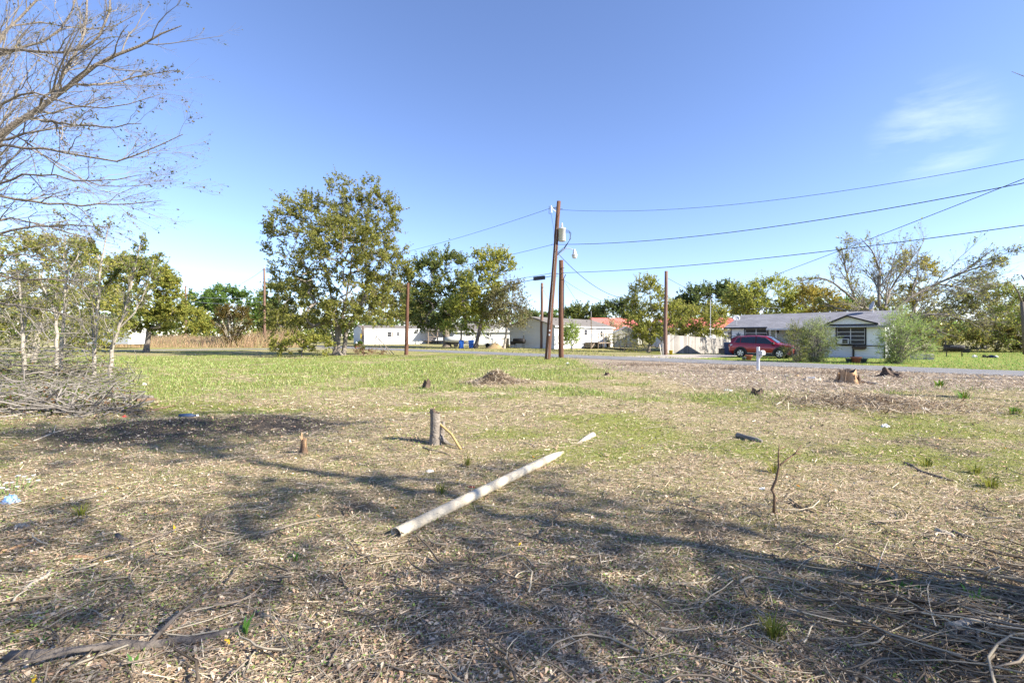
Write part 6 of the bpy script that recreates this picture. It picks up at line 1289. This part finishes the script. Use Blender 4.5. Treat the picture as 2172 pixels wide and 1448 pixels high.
# trees outside the frame at the right whose shadows fall across the lot
b = np.array([10.2, -.6, 0])
grow_tree('bare_tree', 'tree just outside the right edge that shades the foreground', 'tree', b,
          [(np.array([9.9, -.9, 6.9]), np.array([2.6, 1.8, 1.3])), (np.array([9.9, .9, 9.8]), np.array([2.5, 1.8, 1.2]))],
          n=250, tr=.11, tip=.010, ktw=5, tlen=1.0, lpt=2.95, leaf=.075, cols=OLIVE, seed=111, sub=1)
b = np.array([22.5, 15.0, 0]); tpw = WP(2146, 152, 15.2)
bare_tree('bare_tree', 'tree beyond the right edge with one twig tip in the sky', b, [([b, b + np.array([-.1, 0, 4]), b + np.array([0, 0, 9.5])], .12, .03), ([b + np.array([-.05, 0, 6.5]), b + np.array([-2, .2, 8.6]), tpw], .05, .006)], [(6, .2, .7, .1, 5), (4, .4, .7, .1, 4)], 112, leaf=.05, nleaf=.2, cols=OLIVE)

# ------------------------------------------------------------------ ground cover: litter, straw, grass, weeds (uncountable)
def sample(N, g, y0=1.75, y1=26, a=1.0, margin=180):
    """points on the lot, denser near the viewer"""
    u = g.random(N); Y = y0 * (y1 / y0) ** u if a == 1.0 else ((y0 ** (1 - a) + u * (y1 ** (1 - a) - y0 ** (1 - a))) ** (1 / (1 - a)))
    X = (g.uniform(-margin, 2172 + margin, N) - CXP) / FPX * Y; return X, Y
def off_road(x, y): return (x + y < 38.6) | (x + y > 43.6)
g = np.random.default_rng(201)
# dry straw and thin twigs, lying flat
def straws(name, N, y0, y1, lmin, lmax, w, cols, label, dirbias=None, seed=1, a=1.0, tilt=.12, keepf=None, lift=.0):
    g = np.random.default_rng(seed); x, y = sample(N, g, y0, y1, a); lu, so_, mu = zones(x, y)
    k = off_road(x, y) & (g.random(N) < np.clip(keepf(lu, so_, mu, x, y), 0, 1)); x, y = x[k], y[k]; N = len(x)
    th = g.uniform(0, np.pi, N); 
    if dirbias is not None: th = np.where(g.random(N) < .45, dirbias + g.normal(0, .35, N), th)
    L = g.uniform(lmin, lmax, N) * g.uniform(.6, 1.2, N); sc = np.clip(y / 5, .8, 3.2); W = w * g.uniform(.5, 1.3, N) * sc; L = L * np.clip(y / 8, 1, 1.5)
    d = np.stack([np.cos(th), np.sin(th), g.normal(0, tilt, N)], 1) * L[:, None] * .5; n = np.stack([-np.sin(th), np.cos(th), g.normal(0, .3, N)], 1) * W[:, None] * .5
    c = np.stack([x, y, H(x, y) + g.uniform(.002, .014 + lift, N) + np.abs(d[:, 2])], 1); bend = np.stack([-np.sin(th), np.cos(th), g.uniform(0, .5, N)], 1) * (L * g.normal(0, .09, N))[:, None]
    V = np.stack([c - d - n, c + d + bend * .5 - n * .6, c + d + bend * .5 + n * .6, c - d + n], 1).reshape(-1, 3)
    F = np.arange(4 * N).reshape(N, 4)
    o = np_mesh(name, V, F, 'litter', None, palette(g, N, cols, .3, 4)); kind(o, 'stuff'); tag(o, label, 'ground litter'); return o
STRAW = ((.63, .50, .36), (.56, .445, .315), (.47, .37, .26), (.71, .60, .45), (.34, .26, .175), (.20, .15, .10))
straws('dry_straw', 168000, 1.75, 26, .03, .15, .0045, STRAW, 'dry pale straw strewn over the lot', dirbias=.45, seed=202, keepf=lambda l, s, m, x, y: (.95 - .75 * l) * (1 - .6 * s))
def twig_tubes(name, N, y0, y1, lmin, lmax, r, m, label, dirbias, seed, keepf, lift=.02, K=6, crook=.035):
    g = np.random.default_rng(seed); x, y = sample(N, g, y0, y1); lu, so_, mu = zones(x, y); k = off_road(x, y) & (g.random(N) < np.clip(keepf(lu, so_, mu, x, y), 0, 1)); x, y = x[k], y[k]; N = len(x)
    th = np.where(g.random(N) < .5, dirbias + g.normal(0, .45, N), g.uniform(0, np.pi, N)); L = lmin + (lmax - lmin) * g.random(N) ** 2.2; s = np.linspace(-.5, .5, K); c2 = g.normal(0, .22, N)
    D = np.stack([np.cos(th), np.sin(th)], 1); Nn = np.stack([-np.sin(th), np.cos(th)], 1); q = (L[:, None] * s)[..., None]; cr = (L[:, None] * (c2[:, None] * (4 * s ** 2) + g.normal(0, crook * .5, (N, K))))[..., None]
    XY = np.stack([x, y], 1)[:, None] + D[:, None] * q + Nn[:, None] * cr; z = H(XY[..., 0].ravel(), XY[..., 1].ravel()).reshape(N, K) + .006 + lift * g.random((N, 1)) + L[:, None] * g.normal(0, .05, (N, 1)) * (s + .5)[None] * (g.random((N, 1)) < .5) 
    z = np.maximum(z, H(XY[..., 0].ravel(), XY[..., 1].ravel()).reshape(N, K) + .003); R = (r * (.35 + 1.3 * g.random((N, 1)) ** 2.5)) * np.linspace(1, .45, K)[None]
    V, F = tube_arrays(np.concatenate([XY, z[..., None]], 2), R * np.clip(y / 5, 1, 2)[:, None], 3); o = np_mesh(name, V, F, 'litter', None, np.repeat(palette(g, N, m, .3, 1), K * 3, 0)); kind(o, 'stuff'); tag(o, label, 'dead twigs')
TW = ((.38, .32, .24), (.30, .25, .19), (.19, .15, .11), (.45, .39, .29), (.25, .2, .15))
twig_tubes('dead_twigs', 9000, 1.75, 14, .06, .42, .0038, TW, 'thin dead twigs scattered in the foreground', .5, 203, lambda l, s, m, x, y: .30 + .6 * m + .5 * gauss(x, y, 3.2, 2.4, 1.6, .9))
twig_tubes('brush_twigs', 6500, 1.75, 4.4, .15, .8, .0062, TW, 'dense dead brush at the lower right corner', 2.7, 204, lambda l, s, m, x, y: 1.5 * gauss(x, y, 3.0, 2.5, 1.1, .75) + .10, .06)
straws('mulch_chips', 80000, 9, 27, .04, .13, .007, ((.42, .34, .255), (.34, .27, .20), (.52, .44, .345), (.20, .15, .11), (.60, .53, .44)), 'brown wood mulch spread along the road edge', seed=205, a=1.0, tilt=.25, lift=.03, keepf=lambda l, s, m, x, y: m * 1.1)
def mound_straw(name, label, cx, cy, rx, ry, N, seed, cols, z=.06):
    g = np.random.default_rng(seed); x = cx + g.normal(0, rx * .55, N); y = cy + g.normal(0, ry * .55, N); th = g.uniform(0, np.pi, N); L = g.uniform(.05, .28, N); W = g.uniform(.004, .014, N)
    d = np.stack([np.cos(th), np.sin(th), g.normal(0, .35, N)], 1) * L[:, None] * .5; n = np.stack([-np.sin(th), np.cos(th), g.normal(0, .4, N)], 1) * W[:, None] * .5; c = np.stack([x, y, H(x, y) + np.abs(g.normal(0, z, N)) + .01], 1)
    V = np.stack([c - d - n, c - d + n, c + d + n, c + d - n], 1).reshape(-1, 3); o = np_mesh(name, V, np.arange(4 * N).reshape(N, 4), 'litter', None, palette(g, N, cols, .35)); kind(o, 'stuff'); tag(o, label, 'straw heap')
MC = ((.36, .28, .2), (.26, .19, .13), (.47, .39, .28), (.15, .1, .07), (.55, .47, .35))
mound_straw('straw_heap', 'heaped dry straw mound in the middle of the lawn edge', -.55, 15.6, .85, .6, 4200, 251, MC, .06)
mound_straw('debris_heap', 'low mound of dead twigs and straw at the right', 8.3, 10.6, 1.8, 1.2, 5200, 252, MC, .05)
DB = ((.22, .16, .115), (.15, .105, .075), (.34, .27, .20), (.50, .42, .33))
for q, (cx_, cy_, rx_, N_) in enumerate(((7.2, 25.2, 2.2, 1500), (10.6, 22.4, 2.0, 1200), (14.0, 19.6, 2.2, 1200))):
    mound_straw('root_debris', ('ragged dark root debris along the road edge behind the lawn', 'ragged root debris by the road near the mailbox', 'ragged root debris between the two large stumps and the road')[q], cx_, cy_, rx_, .7, N_, 261 + q, DB, .07)
# fallen leaves
def fallen(name, N, y0, y1, size, cols, label, seed, keepf, lift=.01):
    g = np.random.default_rng(seed); x, y = sample(N, g, y0, y1); lu, so_, mu = zones(x, y); k = off_road(x, y) & (g.random(N) < np.clip(keepf(lu, so_, mu, x, y), 0, 1)); x, y = x[k], y[k]; N = len(x)
    th = g.uniform(0, 2 * np.pi, N); s = size * g.uniform(.5, 1.3, N) * np.clip(y / 6, .8, 2); ti = g.normal(0, .35, (N, 2))
    A = np.stack([np.cos(th), np.sin(th), ti[:, 0]], 1) * s[:, None]; B = np.stack([-np.sin(th), np.cos(th), ti[:, 1]], 1) * (s * g.uniform(.35, .6, N))[:, None]
    c = np.stack([x, y, H(x, y) + g.uniform(.003, .012 + lift, N) + .3 * np.abs(A[:, 2])], 1); up = np.zeros((N, 3)); up[:, 2] = s * g.uniform(-.1, .35, N)
    V = np.stack([c - A, c - A * .1 + B + up, c + A, c - A * .1 - B + up], 1).reshape(-1, 3); o = np_mesh(name, V, np.arange(4 * N).reshape(N, 4), 'litter', None, palette(g, N, cols, .3)); kind(o, 'stuff'); tag(o, label, 'leaves'); return o
fallen('leaf_litter', 130000, 1.75, 11, .017, ((.50, .33, .22), (.56, .40, .28), (.40, .27, .18), (.60, .50, .37), (.26, .175, .115), (.50, .42, .32), (.15, .11, .075)), 'brown and pinkish fallen leaves matted over the foreground', 211, lambda l, s, m, x, y: (.50 + .75 * m) * (1 - sstep(4, 10, y) * .75) * (1 - .3 * s) * (1 - .5 * l) + .25 * sstep(1, 4, -x))
fallen('yellow_leaves', 700, 1.9, 7, .022, ((.52, .36, .03), (.5, .22, .04)), 'few bright yellow and orange fallen leaves in the foreground', 212, lambda l, s, m, x, y: .13 + 0 * x)
fallen('low_weeds', 130000, 1.75, 14, .010, ((.19, .28, .07), (.15, .23, .06), (.26, .33, .09), (.22, .25, .10)), 'small green clover like weeds between the litter', 213, lambda l, s, m, x, y: (.30 + .9 * sstep(.36, .58, fbm(x * 1.4, y * 1.4, 61))) * (.62 + .4 * l + .3 * sstep(0, 3, -x)) * (1 - .4 * s), .02)
# upright grass blades
def blades(name, N, y0, y1, h, w, cols, label, seed, keepf, a=1.0, far=None, margin=180):
    g = np.random.default_rng(seed); x, y = sample(N, g, y0, y1, a, margin); lu, so_, mu = zones(x, y); k = off_road(x, y) & (g.random(N) < np.clip(keepf(lu, so_, mu, x, y), 0, 1)); x, y = x[k], y[k]; N = len(x)
    th = g.uniform(0, 2 * np.pi, N); hh = h * g.uniform(.4, 1.3, N) * np.clip(y / 9, .7, 1.25); ww = w * g.uniform(.6, 1.3, N) * np.clip(y / 5, .7, 5); le = g.uniform(.2, 1.1, N) * hh; t2 = g.uniform(0, 2 * np.pi, N)
    c = np.stack([x, y, H(x, y) - .004], 1); n = np.stack([np.cos(th), np.sin(th), 0 * th], 1) * ww[:, None] * .5; d = np.stack([np.cos(t2) * le, np.sin(t2) * le, hh], 1); m_ = c + d * np.array([.3, .3, .6])
    V = np.stack([c - n, c + n, m_ - n * .8, m_ + n * .8, c + d], 1).reshape(-1, 3); i = np.arange(N)[:, None] * 5
    F4 = i + np.array([[0, 1, 3, 2]]); F3 = i + np.array([[2, 3, 4]]); F = np.concatenate([F4, np.concatenate([F3, F3[:, 2:]], 1)])
    F = np.concatenate([np.concatenate([i + np.array([[0, 1, 3]]), i + np.array([[0, 3, 2]])]), F3])
    o = np_mesh(name, V, F, 'grass', None, palette(g, N, cols, .25, 5)); kind(o, 'stuff'); tag(o, label, 'grass'); return o
GR = ((.24, .27, .07), (.19, .235, .055), (.30, .30, .10), (.38, .34, .17), (.26, .28, .07))
blades('thin_grass', 122000, 2.0, 24, .05, .0048, GR, 'thin short olive grass growing through the straw', 221, lambda l, s, m, x, y: (.22 + .9 * l) * (1 - .7 * m) * (1 - .7 * s))
blades('lawn_grass', 72000, 11, 37, .085, .0065, ((.22, .31, .085), (.18, .265, .07), (.29, .34, .12), (.40, .38, .20)), 'short bright green lawn behind the straw', 222, lambda l, s, m, x, y: l * 1.1 * (x + y < 38.6), a=.6)
blades('verge_grass', 70000, 20, 60, .11, .0065, ((.26, .28, .07), (.33, .31, .11), (.20, .27, .06), (.38, .33, .16)), 'uneven yellow green grass along the far road verge', 223, lambda l, s, m, x, y: 1.0 * (x + y > 43.4) * ((x < 12) | (y > 46)) * ~((x > 8.5) & (x + y < 57) & (x + y > 44) & (x < 18) & (y > 33) & (x - y < -18) & (x + y > 46)), a=.3)
blades('yard_grass', 42000, 17, 44, .075, .0055, ((.17, .34, .06), (.13, .28, .05), (.22, .38, .08), (.28, .36, .11)), 'fresh green lawn around the white house', 224, lambda l, s, m, x, y: 1.0 * (x + y > 43.8) * (x > 11.5) * ~((x < 18.5) & (x + y > 44) & (y > 33.4) & (x + y < 58) & (x - y < -17.5)), a=.3)
# tall dry grass field at the left back
def reeds():
    g = np.random.default_rng(231); N = 21000; px = g.uniform(170, 640, N); Yr = 63 + 24 * g.random(N) ** .8; x = (px - CXP) / FPX * Yr; y = Yr
    k = (x + y > -25) & ((x + 27) * -.0 + y > 60 - .0 * x) & ((x + y < 36) | (x + y > 46)); x, y = x[k], y[k]; N = len(x)
    h = (.4 + 2.7 * g.uniform(.1, 1.0, N) ** 1.4 * (.1 + 1.3 * fbm(x * .3, y * .3, 9)) * (.55 + .6 * sstep(-48, -36, x))) * sstep(60, 72, y + (g.random(N) - .5) * 8) + .2; th = g.uniform(0, 6.28, N); le = h * g.uniform(.05, .6, N)
    c = np.stack([x, y, 0 * x - .02], 1); n = np.stack([np.cos(th), np.sin(th) * .3, 0 * x], 1) * .032; d = np.stack([np.cos(th) * le, np.sin(th) * le, h], 1); m_ = c + d * np.array([.3, .3, .6])
    V = np.stack([c - n, c + n, m_ + n * 1.2, m_ - n * 1.2, c + d + n * .6, c + d - n * .6], 1).reshape(-1, 3); i = np.arange(N)[:, None] * 6; F = np.concatenate([i + np.array([[0, 1, 2, 3]]), i + np.array([[3, 2, 4, 5]])])
    o = np_mesh('tall_dry_grass', V, F, 'grass', None, palette(g, N, ((.50, .34, .21), (.56, .40, .26), (.43, .31, .18), (.36, .33, .16)), .25, 6)); kind(o, 'stuff'); tag(o, 'tall tan dry grass field beyond the lawn at the left', 'dry grass')
reeds()
# individual green tufts and sprouts in the foreground
def tuft(label, px, py, n, h, w, cols, seed, spread=.05, cat='grass tuft', name='grass_tuft'):
    g = np.random.default_rng(seed); b = GPH(px, py); th = g.uniform(0, 6.28, n); L = h * g.uniform(.5, 1.2, n); le = L * g.uniform(.2, 1.0, n); c = np.stack([np.cos(th), np.sin(th), 0 * th], 1) * spread * g.random((n, 1)); c[:, 2] = -.005
    nn = np.stack([-np.sin(th), np.cos(th), 0 * th], 1) * w; d = np.stack([np.cos(th) * le, np.sin(th) * le, L], 1); m_ = c + d * np.array([.35, .35, .7])
    V = np.stack([c - nn * .6, c + nn * .6, m_ + nn, m_ - nn, c + d + nn * .1, c + d - nn * .1], 1).reshape(-1, 3); i = np.arange(n)[:, None] * 6
    t = thing(name, label, cat, b); np_mesh('blades', V, np.concatenate([i + np.array([[0, 1, 2, 3]]), i + np.array([[3, 2, 4, 5]])]), 'grass', t, palette(g, n, cols, .2, 6)); return t
YG = ((.20, .22, .04), (.26, .25, .05), (.15, .18, .03)); BG = ((.10, .24, .04), (.14, .28, .05), (.08, .2, .04))
for i, (px, py, n, h, w, cols, sp_, lb_) in enumerate((
    (1640, 996, 60, .12, .004, YG, .06, 'yellow green grass tuft just left of the bare sapling'), (1640, 1352, 70, .10, .003, YG, .05, 'grass tuft at the lower right of centre'),
    (172, 1105, 60, .10, .003, YG, .05, 'yellow green grass tuft at the left below the blue bag'), (2100, 1028, 60, .10, .005, YG, .08, 'grass tuft near the right edge by the dark branch'),
    (2070, 1000, 50, .09, .005, YG, .07, 'grass tuft upper left of the tuft near the right edge'), (1965, 983, 50, .09, .005, YG, .08, 'grass tuft left of the dark flat branch at right'),
    (2150, 878, 60, .16, .008, BG + YG, .12, 'bright green weed near the right edge beyond the olive grass'), (1993, 820, 60, .22, .010, YG + BG, .16, 'green weed in the brown mulch near the road'),
    (2045, 848, 60, .18, .010, YG + BG, .16, 'green weed lower right in the brown mulch'), (516, 1352, 12, .07, .007, BG, .02, 'bright green broad leaved sprout in the shade at lower left'),
    (282, 1425, 10, .05, .007, BG, .02, 'bright green sprout beside the dark log'), (88, 1380, 9, .045, .007, BG, .02, 'bright green sprout near the left bottom corner'),
    (876, 1128, 14, .06, .004, BG, .03, 'small green weed at the near mouth of the pipe'), (1910, 1255, 40, .06, .006, BG, .09, 'bright green weed patch before the right brush'),
    (2075, 1285, 30, .06, .006, BG, .07, 'bright green weed right of the patch before the brush'), (990, 985, 40, .13, .004, YG, .05, 'grass tuft right of the upright stump'), (935, 1045, 40, .10, .004, YG, .06, 'grass tuft left of the pipe middle'),
    (625, 1195, 14, .05, .005, BG, .03, 'green weed in the dark shade left of the pipe'))):
    tuft(lb_, px, py, n, h, w, cols, 300 + i, sp_)
fw = thing('white_wildflowers', 'small white wildflowers on green stems at the left edge', 'flowers', GPH(24, 1052))
rr = random.Random(5)
for i in range(16):
    x, y, z = rr.uniform(-.15, .15), rr.uniform(-.1, .15), rr.uniform(.06, .16); st__ = MB().tube([(x * .6, y * .6, -.01), (x, y, z)], .003, 5).build('stem', mat('flower_stem', (.12, .18, .05), .7) if i == 0 else bpy.data.materials['flower_stem'], fw)
    MB().lathe([(.002, 0), (.014, .006), (.018, .012), (.006, .014)], (x, y, z), 7).build('blossom', 'plastic_white', st__)
